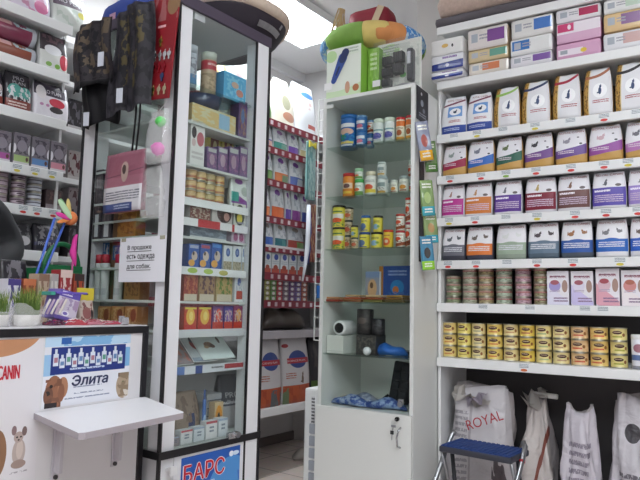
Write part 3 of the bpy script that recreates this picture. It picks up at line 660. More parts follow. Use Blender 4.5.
jar(A,394,403,213,229.7,Yf,zt,'white and brown jar with red lid, upper of a pair',RDW,'c04a3a',lidh=.14,neck=.95)
zt = jar(A,403.8,411.4,221.5,246.5,Yf+.01,Z,'tall white jar with red lid, lower one at the right wall',RDW,'b0304a',lidh=.1,neck=.95)
jar(A,403.8,411.2,196.5,221.2,Yf+.01,zt,'tall white jar with red lid, upper one at the right wall',RDW,'c8402f',lidh=.1,neck=.95)
# fourth shelf: books and flat packs
Z = CSH[3]
X,w,h = span(A,365,379,271.5,Yf+.10,Z)
solo('booklet', frontbox(w,.02,h+.0,paint('8f93a0',[('e',.5,.45,.32,.3,'c9a27a'),('e',.45,.55,.12,.1,'5f4530'),('r',.0,.8,1,1,'7a8fb4'),('r',.1,.05,.9,.2,'a04f3a')]),PAPER), 'upright booklet with a dog picture left of the blue box','booklet',A,X,Yf+.112,Z+.0005)
X,w,h = span(A,380,411,266,Yf+.14,Z)
solo('blue_carton', frontbox(w,.05,h,paint('2a4f9a',[('r',0,0,.14,1,'c98a3f'),('e',.6,.42,.22,.2,'2f86c8'),('e',.55,.35,.1,.1,'c9793f'),('l',.3,.7,.9,.88,2,'8fa8d8'),('n',.2,.05,.95,.3,9,'3f70b4')]),mat('2a4a86')), 'flat blue carton with an orange spine on the fourth glass shelf','carton',A,X-.008,Yf+.168,Z+.0005)
pk = [('9f4a3a','d9a080'),('b98a60','7a4030'),('8a5a3a','d0b080'),('a8583a','c8b090'),('6f6a3a','c0a860'),('8f4f34','d9b060'),('5a5030','b09a50'),('7a5a30','c9a858')]
pk += [('b8a078','8f3f30'),('d0b890','a86a48'),('a8843f','5f6a34')]
for i,(c,c2) in enumerate(pk):
    col,lev = (i//2,i%2) if i<8 else ([1,2,3][i-8],2)
    x = A.X(336+21*col, Z+.01, Yf+.05)
    hgt = (.011,.010,.009)[lev]
    solo('flat_treat_pack', frontbox(.094-.008*lev,.11,hgt,mat(c,.35),mat(c,.35),.003,topm=paint(c,[('n',.1,0,.9,1,6,c2)],.3,.3)), 'flat brown treat pack, %s of the %s pile from the left'%(['bottom','second','third'][lev],ORD[col]), 'treat pack', A, x+random.uniform(-.003,.003), Yf+.05+.006*lev, Z+.0006+lev*.0122, random.uniform(-.05,.05), 'flat treat packs on the fourth glass shelf')
# fifth shelf
Z = CSH[4]
X,w,h = span(A,326.8,343,335.5,Yf,Z)
solo('white_carton', frontbox(w,.13,h,paint('dadcd6',[('r',.05,.1,.95,.14,'c3c6c2')]),mat('d3d6d0')), 'plain white carton under the white tube on the fifth glass shelf','carton',A,X,Yf+.065,Z+.0005)
zb = Z+.0005+h
X2,z2 = A.XZ(338,327.5,Yf+.0)
r = .034
bm = bmesh.new()
t = thing('white_roll','white tube lying end-on with dark hollow, on the white carton','tube',A,X2,Yf+.06,zb)
ro = lathe([(r*.72,0),(r*.98,.001),(r,.004),(r,.11),(r*.98,.113),(r*.5,.113)],24,(WHITE,)); o = obj('shell', ro, t, (0,-.05,r+.0008)); o.rotation_euler = (-PI/2,0,0)
o = obj('hollow', lathe([(r*.70,-.0005),(r*.7,.01),(r*.2,.01)],24,(mat('1d1b1d',.7),)), t, (0,-.0505,r+.0008)); o.rotation_euler = (-PI/2,0,0)
X,w,h = span(A,356,376,335,Yf+.02,Z)
solo('dark_carton', frontbox(w,.10,h,paint('3a3838',[('n',.05,.1,.95,.9,7,'5a5650')]),mat('353334')), 'dark patterned carton under the black tins on the fifth shelf','carton',A,X,Yf+.07,Z+.0005)
zd = Z+.0005+h
X,w,h = span(A,353.5,369,309,Yf+.03,zd)
solo('dark_tin', lathe([(w*.46,0),(w*.48,.002),(w*.48,h-.004),(w*.44,h)],22,(paint('343031',[('n',.2,.2,.8,.8,9,'4a4443'),('e',.5,.55,.1,.14,'5f5450')]),),None,(1,2)), 'taller black tin standing on the dark patterned carton','tin',A,X+.0,Yf+.03+w/2,zd+.0005)
# a plinth box for the smaller one keeps it at the same height
X3,w3,h3 = span(A,371,384,319,Yf+.035,zd)
solo('dark_tin', lathe([(w3*.44,0),(w3*.46,.002),(w3*.46,h3-.003),(w3*.42,h3)],20,(paint('2c2a2d',[('n',.2,.2,.8,.8,9,'4a464a')]),),None,(1,2)), 'shorter black tin beside the taller one on the dark carton','tin',A,X3-.012,Yf+.035+w3/2,zd+.0005)
def lumpy(L_,r_,h_,m,seed,n=14):
    """a soft bundle: flattened tube with folds"""
    rnd = random.Random(seed); bm = bmesh.new(); rings = []
    for i in range(n+1):
        u = i/n; e = max(.12, math.sin(PI*min(1,max(0,u*.98+.01)))**.45)
        rr = r_*e*(1+.12*math.sin(9*u+seed)); hh = h_*e*(1+.15*math.sin(11*u+2*seed))
        oy = .25*r_*math.sin(5*u+seed)
        rings.append([bm.verts.new(((u-.5)*L_, oy+rr*math.cos(a), max(0,.5*hh+ .5*hh*math.sin(a)*(1+.08*math.sin(3*a+7*u))))) for a in [2*PI*k/12 for k in range(12)]])
    for a,b in zip(rings,rings[1:]):
        for k in range(12): bm.faces.new((a[k],a[(k+1)%12],b[(k+1)%12],b[k]))
    bm.faces.new(rings[0]); bm.faces.new(rings[-1])
    return newmesh(bm,[m],smooth=True)
x = A.X(384,Z,Yf+.02)
solo('leash_bundle', lumpy(.17,.045,.05,paint('2f66b8',[],.4) if 0 else mat('2f68ba',.45,noise=.3,ns=40),2), 'bright blue folded pack lying on the fifth glass shelf','leash',A,x,Yf+.075,Z+.0005,.1)
X,z_ = A.XZ(366,351.5,Yf-.01)
bm = bmesh.new(); bmesh.ops.create_uvsphere(bm,u_segments=18,v_segments=12,radius=.019); 
solo('white_ball', newmesh(bm,[mat('e0e2e4',.4)],smooth=True), 'small white ball in front of the blue pack','ball',A,X,Yf,Z+.0195)
solo('grey_flat_pack', frontbox(.13,.12,.014,mat('4a5058',.3),mat('4a5058',.3),.004), 'dark flat pack lying at the right of the fifth glass shelf','pack',A,A.X(402,Z,Yf+.06)-.03,Yf+.22,Z+.0005,.1)
# bottom compartment
Z = .65
for i,(px,dy,L_,sd,c,l) in enumerate([(346,.03,.215,1,'2f5299','blue striped leash bundle at the left front of the cabinet bottom'),(383,.03,.205,4,'2a468a','deep blue leash bundle at the right front of the cabinet bottom'),(360,.11,.2,7,'9aa2b4','pale grey cloth bundle behind the blue leashes')]):
    solo('leash_bundle', lumpy(L_,.045,.045,mottle(c,['9fb0cc','8aa0c4','6f7890'][i],45),sd), l, 'leash', A, A.X(px,Z,Yf+dy)+(.016 if px<360 else -.004), Yf+.025+dy+.005*i, Z+.0006, .03)
solo('cream_pack', frontbox(.22,.10,.02,mat('b3a87a',.5),mat('b3a87a',.5),.005,topm=paint('b3a87a',[('n',0,0,1,1,7,'cfcabb')])), 'flat cream pack lying behind the leashes','pack',A,A.X(345,Z,2.7)+.02,2.72,Z+.0006)
t = thing('black_harness','black quilted dog harness leaning in the bottom of the cabinet','harness',A,A.X(395,Z,2.66),2.745,Z+.0008)
bm = bmesh.new()
bx(bm,-.07,.07,-.015,.012,0,.185,0,.012)
for i in range(4):
    for j in range(3): bx(bm,-.058+.041*j,-.058+.041*j+.032,-.021,-.014,.015+i*.042,.015+i*.042+.034,1,.004)
o = obj('quilted_panel', newmesh(bm,[mat('1c1c20',.6),mat('26262c',.55)]), t); o.rotation_euler = (-.12,.13,.1); o.location = (0,0,.012)
obj('strap', path_tube([(-.07,-.01,.04),(-.1,-.045,.012),(-.02,-.055,.008),(.05,-.045,.012)],.007,mat('1c1c20',.6)), t)

# on top of the cabinet: clipper carton, green carton, blister pack, round bed, dark red box
Z = CH
Xl = A.X(326,Z,CYF+.01); Xr = A.X(360.5,Z,CYF+.01); X = (Xl+Xr)/2; w = Xr-Xl; h = A.Z(47,X,CYF+.01)-Z
t = thing('clipper_carton','white and green carton showing a blue pet hair clipper','carton',A,X,CYF+.01+.06,Z+.0006)
obj('carton', frontbox(w,.12,h,paint('e4eadf',[('e',.14,.85,.16,.12,'bcdca0'),('w',-.3,.14,.1,.2,'cfe3bd'),('e',.62,.17,.07,.12,'c79a80'),('e',.86,.14,.09,.07,'b8734a'),('r',.5,.82,.95,.9,'dfe8d8'),('l',.55,.84,.92,.96,2,'b0bfae')]),mat('8cc04a',.4)), t)
bm = bmesh.new()
def pillz(p,q,r0,r1,mi=0,th=.002):
    p,q = Vector((p[0],0,p[1])),Vector((q[0],0,q[1])); d=(q-p).normalized(); n=Vector((d.z,0,-d.x)); pts=[]
    for k in range(9): a=PI*k/8; pts.append(q + r1*(n*math.cos(a)+d*math.sin(a)))
    for k in range(9): a=PI*k/8; pts.append(p + r0*(-n*math.cos(a)-d*math.sin(a)))
    vs=[bm.verts.new(v) for v in pts]; f=bm.faces.new(vs); f.material_index=mi
    vs2=[bm.verts.new(v-Vector((0,th,0))) for v in pts]; f2=bm.faces.new(vs2[::-1]); f2.material_index=mi
    for i in range(len(vs)):
        g=bm.faces.new((vs[i],vs2[i],vs2[(i+1)%len(vs)],vs[(i+1)%len(vs)])); g.material_index=mi
pillz((-w*.28,h*.34),(-w*.02,h*.78),w*.07,w*.125,0); pillz((-w*.03,h*.74),(w*.06,h*.88),w*.09,w*.10,1,.0028); pillz((-w*.2,h*.46),(-w*.12,h*.6),w*.025,w*.025,1,.0026)
obj('clipper_picture', newmesh(bm,[mat('34509a',.4),mat('22305f',.4)]), t, (0,-.0607,0))
obj('price_sticker', box(-.022,.022,-.0012,0,0,.035,PAPER), t, (-w/2+.012,-.0606,.045))
ztop = Z+h
Xg0 = Xr+.006; Xg1 = Xg0+.055
solo('green_carton', frontbox(.06,.12,h*.95,paint('7fb23f',[('n',0,0,1,1,5,'93c455'),('l',.2,.5,.8,.9,4,'cfe0b0')]),mat('6fa238')), 'bright green carton squeezed between clipper carton and blister pack','carton',A,Xr+.036,CYF+.13,Z+.0006)
Xl = A.X(368.5,Z,CYF+.02); Xr2 = A.X(414,Z,CYF+.02)-.004; X = (Xl+Xr2)/2; w = Xr2-Xl; h2 = A.Z(34,X,CYF+.03)-Z
t = thing('clipper_kit','clear blister pack with black clipper combs, right on the cabinet top','blister pack',A,X,CYF+.085,Z+.0006)
obj('card', frontbox(w,.012,h2-.004,paint('d9dcd4',[('e',.3,.85,.22,.12,'a9cf8a'),('n',.05,.05,.95,.95,5,'c3c9c2'),('e',.55,.5,.09,.06,'5fae5a'),('e',.6,.35,.07,.05,'5fae5a'),('l',.1,.75,.5,.95,4,'8f9f8a'),('r',.02,0,.98,.1,'e6e8e8')]),PAPER), t, (0,.03,0))
for (cx,cz,cw,ch) in [(-.045,.16,.05,.045),(.012,.172,.05,.05),(-.048,.105,.048,.042),(.008,.115,.05,.05),(-.05,.055,.046,.036)]:
    bm = bmesh.new(); bx(bm,cx-cw/2,cx+cw/2,-.016,.02,cz-ch/2,cz+ch/2,0,.006)
    for k in range(5): bx(bm,cx-cw/2+.004+k*cw/5.4,cx-cw/2+.007+k*cw/5.4,-.021,-.016,cz-ch/2+.005,cz+ch/2-.005)
    obj('clipper_comb', newmesh(bm,[mat('1e1d22',.35)]), t)
bm = bmesh.new(); bx(bm,.058,.088,-.02,.022,.045,.20,0,.01); bx(bm,.064,.082,-.026,-.02,.12,.18,1,.003); obj('clipper_body', newmesh(bm,[mat('24232a',.35),STEEL]), t)
obj('scissors', path_tube([(-.015,.0,.03),(.03,.0,.038),(.09,.0,.03)],.005,STEEL), t)
obj('blister_shell', box(-w/2+.003,w/2-.003,-.032,.0235,.004,h2-.012,film('blister',.07),.008), t)
obj('price_sticker', box(-.02,.02,-.0015,0,0,.03,PAPER), t, (-w/2+.025,-.0335,.035))

# colourful round bed lying across the cartons
zb = max(ztop, Z+h2)+.004
bxl, bxr = -1.715, -1.165; R0 = (bxr-bxl)/2
cxb, cyb = (bxl+bxr)/2, CYF+.02+R0
t = thing('round_pet_bed','round cushion pet bed in green, orange, yellow and blue panels','pet bed',A,cxb,cyb,zb)
pm = [mat('86ad55',.85,noise=.12,ns=30),paint('8fc0d8',[('n',0,0,1,1,12,'cfd8c0'),('l',0,0,1,1,5,'4f86c0')],.85),mat('d9925a',.85,noise=.2,ns=9),mat('dfc87a',.85,noise=.15,ns=20),paint('4a8ad0',[('n',0,0,1,1,10,'bcd8e8')],.85),mat('d9502f',.85)]
def torus_seg(a0,a1,R,r,zr,m,n=14,k=14):
    bm = bmesh.new(); uvl = bm.loops.layers.uv.new('UVMap'); rings=[]
    for i in range(n+1):
        a = a0+(a1-a0)*i/n; q = 1-.05*abs(2*i/n-1)**6
        rings.append([bm.verts.new(((R+r*q*math.cos(b))*math.cos(a),(R+r*q*math.cos(b))*math.sin(a),zr+zr*q*math.sin(b))) for b in [2*PI*j/k for j in range(k)]])
    for i in range(n):
        for j in range(k):
            f = bm.faces.new((rings[i][j],rings[i+1][j],rings[i+1][(j+1)%k],rings[i][(j+1)%k])); f.smooth=True
            for l,uvv in zip(f.loops,((i/n,j/k),((i+1)/n,j/k),((i+1)/n,(j+1)/k),(i/n,(j+1)/k))): l[uvl].uv=uvv
    bm.faces.new(rings[0]); bm.faces.new(rings[-1])
    return newmesh(bm,[m])
dg = math.radians
for a0,a1,mi in [(150,236,1),(236,286,0),(286,314,3),(314,334,2),(334,382,4),(22,70,0),(70,110,2),(110,150,3)]:
    obj('cushion_panel', torus_seg(dg(a0),dg(a1),R0-.075,.078,.062,pm[mi]), t)
obj('cushion_panel', torus_seg(dg(300),dg(318),R0-.074,.0795,.05,pm[2]), t, (0,0,.004))
bm = bmesh.new(); bmesh.ops.create_cone(bm,cap_ends=True,segments=40,radius1=R0-.09,radius2=R0-.09,depth=.05,matrix=Matrix.Translation((0,0,.03))); obj('cushion_base', newmesh(bm,[mat('79b13c',.85)]), t)
bx0 = A.X(352,zb+.16,cyb-.02); bx1 = A.X(391,zb+.16,cyb-.02)
t = thing('red_box','dark red box with a cream tag lying in the round bed','box',A,(bx0+bx1)/2,cyb+.0,zb+.129)
obj('box_body', slab(bx1-bx0,.17,.14,mat('8c1f33',.6,noise=.1,ns=30),.001), t)
o = obj('cream_tag', box(-.019,.019,-.0015,.0,-.05,.05,mat('cdb89c',.6)), t, ((bx1-bx0)*.30,-.0875,.075)); o.rotation_euler=(0,.45,0)
bm = bmesh.new()
for k in range(16): tube(bm,(-.012+random.uniform(-.012,.012),random.uniform(-.02,.02),.19),(-.05+random.uniform(-.02,.02)+.03*(k%3-1),random.uniform(-.03,.03),.0),.0035,5)
solo('fringe_toy', newmesh(bm,[mat('c9b184',.9)]), 'beige rope fringe toy beside the dark red box','toy',A,bx0-.045,cyb-.03,zb+.128)

# display strip with sachets on the cabinet's right side (frame E: X runs away, -Y points right)
SX0 = -CX1   # E-frame Y of the side
t = thing('display_strip','black cardboard hanging strip on the cabinet side','display strip',E,0,0,0)
xa,za = E.XZ(416.5,95,SX0-.002); xb,zb_ = E.XZ(428,100,SX0-.002)
obj('header_card', frontbox(xb-xa,.003,.155,paint('1d1c21',[('e',.45,.55,.12,.10,'9aa0aa'),('e',.6,.35,.1,.07,'70757f'),('l',.2,.1,.8,.24,2,'8a8a92'),('e',.4,.82,.06,.05,'cfd2d6')]),mat('1a191d')), t, ((xa+xb)/2,SX0-.0022,CH-.16))
obj('strip', box((xa+xb)/2-.03,(xa+xb)/2+.025,SX0-.0025,SX0-.0008,1.31,CH-.16,mat('222126',.5)), t)
sp = [(420.5,121,433,161,'8a8fa6','e0a82a','b0605a','sachet with a yellow base, first below the black card'),
      (421.5,141,433,172,'6f8a5a','4f7a3a','3a4a3a','green sachet tucked behind the yellow based one'),
      (420.5,180,433,216,'7f9a5f','3fa0b0','a8c07a','sachet with teal base, upper of the two teal ones'),
      (419,213,432,243,'8a9f6a','3fa3b8','b08a5a','sachet with teal base, lower of the two teal ones'),
      (418,236,430,270,'3f7fa0','8fc93a','3a3a3a','sachet with bright green base, lowest on the strip')]
for i,(x0,y0,x1,y1,c,b,an,l) in enumerate(sp):
    xo = CX1+.05+.006*(i%2); yo = 2.535+.022*(i%2)+(-.02 if i==0 else 0)
    zb2 = A.Z(y1,xo,yo); h = A.Z(y0,xo,yo)-zb2; w = A.X(x1,zb2,yo)-A.X(x0,zb2,yo)
    tt = thing('treat_sachet',l+', cabinet side','sachet',A,xo,yo,zb2,math.radians(38+8*(i%2)),'sachets on the cabinet side strip')
    me,_,_ = bag_mesh(w*1.0,.018,h,paint(c,[('r',0,0,1,.26,b),('e',.5,.5,.25,.16,an),('l',.15,.74,.85,.9,2,'e6e6da'),('l',.2,.06,.8,.2,2,'e8e8e0')],.25,.4),mat(c,.3),60+i,topw=1,bulge=.4)
    obj('sachet_body', me, tt).rotation_euler=(0,math.radians(-5 if i else -9),0)
    k = Matrix.Rotation(-tt.rotation_euler.z,3,'Z') @ Vector((CX1+.003-xo, .0, 0))
    obj('hang_hook', path_tube([(0,.0,h-.012),(k.x,k.y,h+.002)],.0015,STEEL,6), tt)

# white wire rack beside the cabinet
rx0 = A.X(316.3,1.5,2.93)
t = thing('wire_rack','white wire grid rack between the cabinet and the back shelves','rack',A,0,0,0)
rz1 = A.Z(100,rx0,2.93); rz0 = A.Z(340,rx0,2.93)
bm = bmesh.new()
for k in range(4): tube(bm,(rx0+.075*k,2.93,rz0),(rx0+.075*k,2.93,rz1),.004,6)
nk = int((rz1-rz0)/.06)
for k in range(nk+1): tube(bm,(rx0,2.926,rz0+k*(rz1-rz0)/nk),(rx0+.225,2.926,rz0+k*(rz1-rz0)/nk),.0025,6)
obj('wire_grid', newmesh(bm,[mat('e6e8e6',.35)]), t)
bm = bmesh.new()
for zz in (rz0+.2,rz1-.2): tube(bm,(rx0+.15,2.926,zz),(rx0+.15,2.8922,zz),.004,6)
obj('bracket', newmesh(bm,[mat('e6e8e6',.35)]), t)
xx,zz = A.XZ(321,292,2.922)
solo('blue_pack', frontbox(.035,.02,.07,mat('2f6fc0',.4),mat('2f6fc0',.4),.004), 'small bright blue pack hanging on the white wire rack','pack',A,xx,2.912,zz-.035)
# tall narrow white carton standing against the cabinet's left side
xl = A.X(304.5,.7,2.50)
t = thing('slatted_carton','narrow white box with grey panels leaning beside the middle cabinet','box',A,(xl+CX0-.004)/2,2.52,0)
cw = CX0-.004-xl; chh = A.Z(388,xl+.02,2.50)
bm = bmesh.new(); bx(bm,-cw/2,cw/2,-.02,.24,.0005,chh,0,.012); obj('box_body', newmesh(bm,[mat('e2e3e3',.35)]), t)
bm = bmesh.new()
k = 0
while .02+k*.055 < chh-.20:
    bx(bm,-cw*.05,cw*.42,-.0245,-.0195,.02+k*.055,.065+k*.055,0,.004); k += 1
obj('grey_panel', newmesh(bm,[mat('a4a9b3',.35)]), t)
obj('printed_strip', frontbox(cw*.3,.002,.15,paint('d9d9dc',[('l',.1,.05,.9,.95,9,'3a3a40')]),PAPER,0), t, (cw*.2,-.0215,chh-.185))
# ================================================================== LEFT GLASS DISPLAY CABINET (frame B, side in frame S)
GX0,GX1,GYF,GYB,GZ = 1.257,1.707,1.540,2.065,2.125
gc = thing('glass_display_cabinet','glass display cabinet with white posts and black edges, left of the passage','cabinet',B,0,0,0)
PW = mat('dedee2',.35); TOPM = mat('4a4150',.4)
def post(x0,x1,y0,y1,trims):
    p = obj('post', box(x0,x1,y0,y1,.0,2.085,PW,.001), gc)
    for t in trims: obj('corner_trim', box(*t,.0,2.085,BLACK,.001), p)
post(GX0+.009,GX0+.063,GYF+.009,GYF+.068,[(GX0,GX0+.0088,GYF,GYF+.012)])
post(GX1-.070,GX1-.012,GYF+.003,GYF+.06,[(GX1-.0118,GX1,GYF,GYF+.012),(GX1-.076,GX1-.0702,GYF+.003,GYF+.012)])
post(GX0+.009,GX0+.06,GYB-.085,GYB-.002,[(GX0+.003,GX0+.0088,GYB-.091,GYB-.08),(GX0+.0,GX0+.0088,GYB-.006,GYB)])
post(GX1-.06,GX1-.004,GYB-.06,GYB-.002,[(GX1-.0038,GX1,GYB-.012,GYB)])
obj('top_panel', box(GX0+.012,GX1-.012,GYF+.012,GYB-.012,2.0852,GZ,mat('d2d1d4',.5)), gc)
for q in ((GX0,GX1,GYF,GYF+.0118),(GX0,GX1,GYB-.0118,GYB),(GX0,GX0+.0118,GYF+.0119,GYB-.0119),(GX1-.0118,GX1,GYF+.0119,GYB-.0119)): obj('top_edge', box(*q,2.0852,GZ,TOPM,.002), gc)
obj('light_strip', box(GX0+.075,GX0+.12,GYF+.012,GYF+.03,2.06,2.0848,mat('d0d0d4',.4)), gc)
obj('bottom_bar', box(GX0+.0,GX1,GYF-.002,GYF+.002,.632,.655,BLACK), gc)
obj('bottom_bar', box(GX0-.0025,GX0-.0002,GYF-.002,GYB-.09,.632,.655,BLACK), gc)
obj('base_carcass', box(GX0+.012,GX1-.014,GYF+.07,GYB-.09,.06,.645,PW), gc)
obj('side_panel', box(GX0+.010,GX0+.0115,GYF+.069,GYB-.092,.02,.63,PW), gc)
gd = obj('lower_door', box(GX0+.064,GX1-.077,GYF+.006,GYF+.02,.05,.63,PW,.001), gc)
kx,kz = B.XZ(169,470,GYF)
bm = bmesh.new(); tube(bm,(kx,GYF+.0085,kz),(kx,GYF-.012,kz),.007,12); bx(bm,kx-.013,kx+.013,GYF-.024,GYF-.012,kz-.014,kz+.014,0,.005)
obj('knob', newmesh(bm,[mat('e4e4e6',.3)]), gd)
fg = obj('glass_door', box(GX0+.064,GX1-.077,GYF+.008,GYF+.012,.657,2.083,GLASS), gc)
lx,lz = B.XZ(234,434,GYF)
bm = bmesh.new(); bx(bm,lx-.03,lx+.014,GYF-.006,GYF+.0078,lz-.014,lz+.008,0,.003); tube(bm,(lx+.002,GYF-.02,lz),(lx+.002,GYF-.006,lz),.011,14)
obj('lock', newmesh(bm,[CHROME]), fg)
obj('side_glass', box(GX0+.003,GX0+.007,GYF+.07,GYB-.087,.657,2.083,GLASS), gc)
obj('back_glass', box(GX0+.062,GX1-.062,GYB-.012,GYB-.008,.657,2.083,GLASS), gc)
obj('side_glass', box(GX1-.010,GX1-.006,GYF+.062,GYB-.062,.657,2.083,GLASS), gc)
GS = [1.842,1.712,1.568,1.452,1.385,1.326,1.224,1.114,1.02,.902,.657]
SHM = mat('c4c8c6',.35)
for i,z in enumerate(GS):
    bm = bmesh.new(); m_ = glassmat('shelf_glass','f0f6f3',.03) if i == 0 else SHM
    yf = GYF+.022
    bx(bm,GX0+.0655,GX1-.077,yf,GYF+.0695,z-.008,z-.0004)
    bx(bm,GX0+.0085,GX1-.0125,GYF+.0695,GYB-.0935,z-.008,z-.0004)
    sh = obj('shelf', newmesh(bm,[m_]), gc)
    if i in (3,4,6,8,9):
        p = {3:paint('dfe0e2',[]),4:paint('dddddf',[('r',.22,0,.55,1,'b83238'),('r',.74,0,.78,1,'b83238')]),6:paint('dcdde0',[('e',.17,.55,.07,.35,'a5bf5a'),('e',.4,.55,.07,.35,'a5bf5a'),('e',.63,.5,.07,.35,'a5a04a')]),8:paint('c9cbd0',[]),9:paint('cfd2da',[('r',0,0,.12,1,'5f7ab4'),('r',.27,0,.37,1,'3a4f8f'),('l',.5,.3,.68,.7,1,'5a5a60'),('r',.7,.3,1,.9,'a03a40')])}[i]
        rw = (GX1-.078)-(GX0+.066)
        obj('price_rail', frontbox(rw,.002,.026,p,PW,0), sh, (GX0+.066+rw/2,yf-.0014,z-.024))
YI = GYF+.030
def gbox(s,xl,xr,yt,front,side,label,cat_='carton',name='pet_product_carton',dy=0,d=.045,group=None,gap=.002,z=None):
    zz = (GS[s] if z is None else z)+.0005
    X,w,h = span(B,xl,xr,yt,YI+dy,zz); X0 = max(X-w/2,GX0+.068); X1 = min(X+w/2,GX1-.079)
    o = solo(name, frontbox(X1-X0-gap,d,h,front,side if not isinstance(side,str) else mat(side),.0012), label, cat_, B, (X0+X1)/2, YI+dy+d/2, zz, 0, group)
    return zz+h
def gcan(F,xl,xr,yt,Y,z,label,cat_,lab,name='tin',lid=None,neck=1,group=None,base=.0005):
    X = (F.X(xl,z+.04,Y)+F.X(xr,z+.04,Y))/2; r = (F.X(xr,z+.04,Y)-F.X(xl,z+.04,Y))/2-.0008; h = F.Z(yt,X,Y)-z
    if not lid:
        solo(name, can_mesh(r,h,lab,18), label, cat_, F, X, Y+r, z+base, 0, group); return
    t = thing(name,label,cat_,F,X,Y+r,z+base,0,group); b = h*.8
    obj('can_body', lathe([(r*.96,0),(r,.003),(r,b*.97),(r*neck,b)],18,(lab,),None,(1,2)), t)
    obj('cap', lathe([(r*neck,b+.0004),(r*neck,h*.985),(r*neck*.8,h)],18,(mat(lid,.4),)), t)
G = 'goods behind the glass cabinet front'
# top glass shelf
gcan(B,207.5,219.5,52,YI+.02,GS[0],'beige food tube with red band and pale cap inside the glass cabinet','tube',paint('b79f84',[('r',0,.72,1,1,'b02a3a'),('n',.2,.1,.8,.6,8,'8f7a5f'),('l',.36,.8,.64,.92,1,'e0b9b4')]),'food_tube','b8bdb4',1)
gcan(B,190.5,199,45,YI+.03,GS[0],'white and blue tube at the left of the top glass shelf','tube',paint('bfc4cf',[('r',0,.1,1,.4,'4f86b4'),('n',.2,.3,.8,.9,7,'8f8f9a')]),'food_tube','b5bac4',1)
gbox(0,223.5,246,75,paint('4fa3cf',[('n',.1,.1,.9,.9,6,'7cc0dc'),('e',.5,.6,.16,.12,'c9a48f'),('e',.72,.35,.16,.14,'c07a6a')]),'3f8fbf','bright blue carton inside the glass cabinet beside the red banded tube',dy=.01,d=.12)
# second
zz = gbox(1,192,236,110,paint('cdb37a',[('n',0,0,1,1,5,'c9c4a0'),('r',.6,.1,.85,.9,'8fb4cf')]),'b9a06a','flat yellow carton under the dark blue bowl',d=.10)
X = B.X(214,zz,YI); t = thing('dark_bowl','dark blue round pet bowl on the flat yellow carton','bowl',B,X,YI+.07,zz+.0006)
obj('bowl', lathe([(.045,0),(.06,.004),(.075,.05),(.071,.05),(.055,.012),(.01,.010)],24,(mat('27304f',.35,noise=.3,ns=30),)), t)
gbox(1,238,256,103,paint('5a3f6f',[('n',.1,.1,.9,.8,5,'8f6a4a'),('e',.5,.6,.2,.2,'4f6fa0')]),'4a3560','purple packet right of the dark blue bowl',dy=.01)
# third
gbox(2,190,204.5,121,paint('d9d8d6',[('e',.22,.72,.17,.13,'3a3438'),('e',.22,.5,.14,.09,'c9b0b0'),('e',.68,.6,.25,.16,'b0606a'),('l',.1,.1,.9,.3,2,'b9b4b4')]),'cfcdc9','white carton with round dog pictures in the glass cabinet')
for i,(a,b) in enumerate([(207,220),(221,235)]): gbox(2,a,b,126,paint('d8c85a',[('r',.2,.1,.85,.8,'8f4f34'),('e',.55,.45,.2,.25,'e0cf8a')]),'d0c050','yellow edged carton with brown picture, %s of two'%['left','right'][i],dy=.075,group=G)
gbox(2,239.5,256,113,paint('d2d4d2',[('e',.5,.62,.42,.26,'4f8f95'),('e',.6,.55,.2,.14,'3a6a70'),('r',.05,.2,.95,.38,'b04a5a'),('l',.2,.05,.85,.16,2,'b0606a')]),'c4c9c6','white packet with teal picture and red stripe at the right',dy=.07)
for i in range(4): gbox(2,207+10.8*i,217.4+10.8*i,147.5,paint('6a4f7a',[('n',.05,.1,.95,.7,5,'8f5f86'),('e',.5,.45,.25,.25,'a9909f'),('r',.1,.78,.9,.95,'b0b4b0')]),'5a4470','small purple pouch, %s from the left in the purple row'%ORD[i],'pouch','cat_food_pouch',group='purple pouches in the glass cabinet')
# gold cans
for c in range(4):
    X = B.X(195.5+9.3*c,GS[3]+.03,YI); r = .0245; hh = .0345
    me = can_mesh(r,hh,paint(['b98f5a','c0a066','a99a66','c49a4f'][c],[('r',0,.1,1,.3,'8f4f34'),('l',.3,.4,.7,.85,3,'dcc79a')],.3),18)
    for k in range(3): solo('pet_food_can', me, 'small gold pet food can, %s of the %s stack behind cabinet glass'%(['bottom','middle','top'][k],ORD[c]), 'can', B, X, YI+.005+r, GS[3]+.0004+k*(hh+.0004)*.95 if 0 else GS[3]+.0004+k*(hh+.0004), 0, 'gold cans in the glass cabinet')
X,w,h = span(B,232,251.5,177,YI+.005,GS[3])
pet_bag(B,232,251.5,177,YI+.005,GS[3],paint('d6dbd8',[('w',.0,.34,-.3,0,'7d3f92'),('r',0,.2,.35,.5,'3f9a8f'),('e',.4,.85,.2,.1,'8f5aa0'),('e',.7,.55,.2,.15,'a9b5a8')],.3,.3),mat('cfd4d2',.3),'small white pouch with purple and teal corners beside the gold cans','pouch',d=.03,seed=71,name='cat_food_pouch')
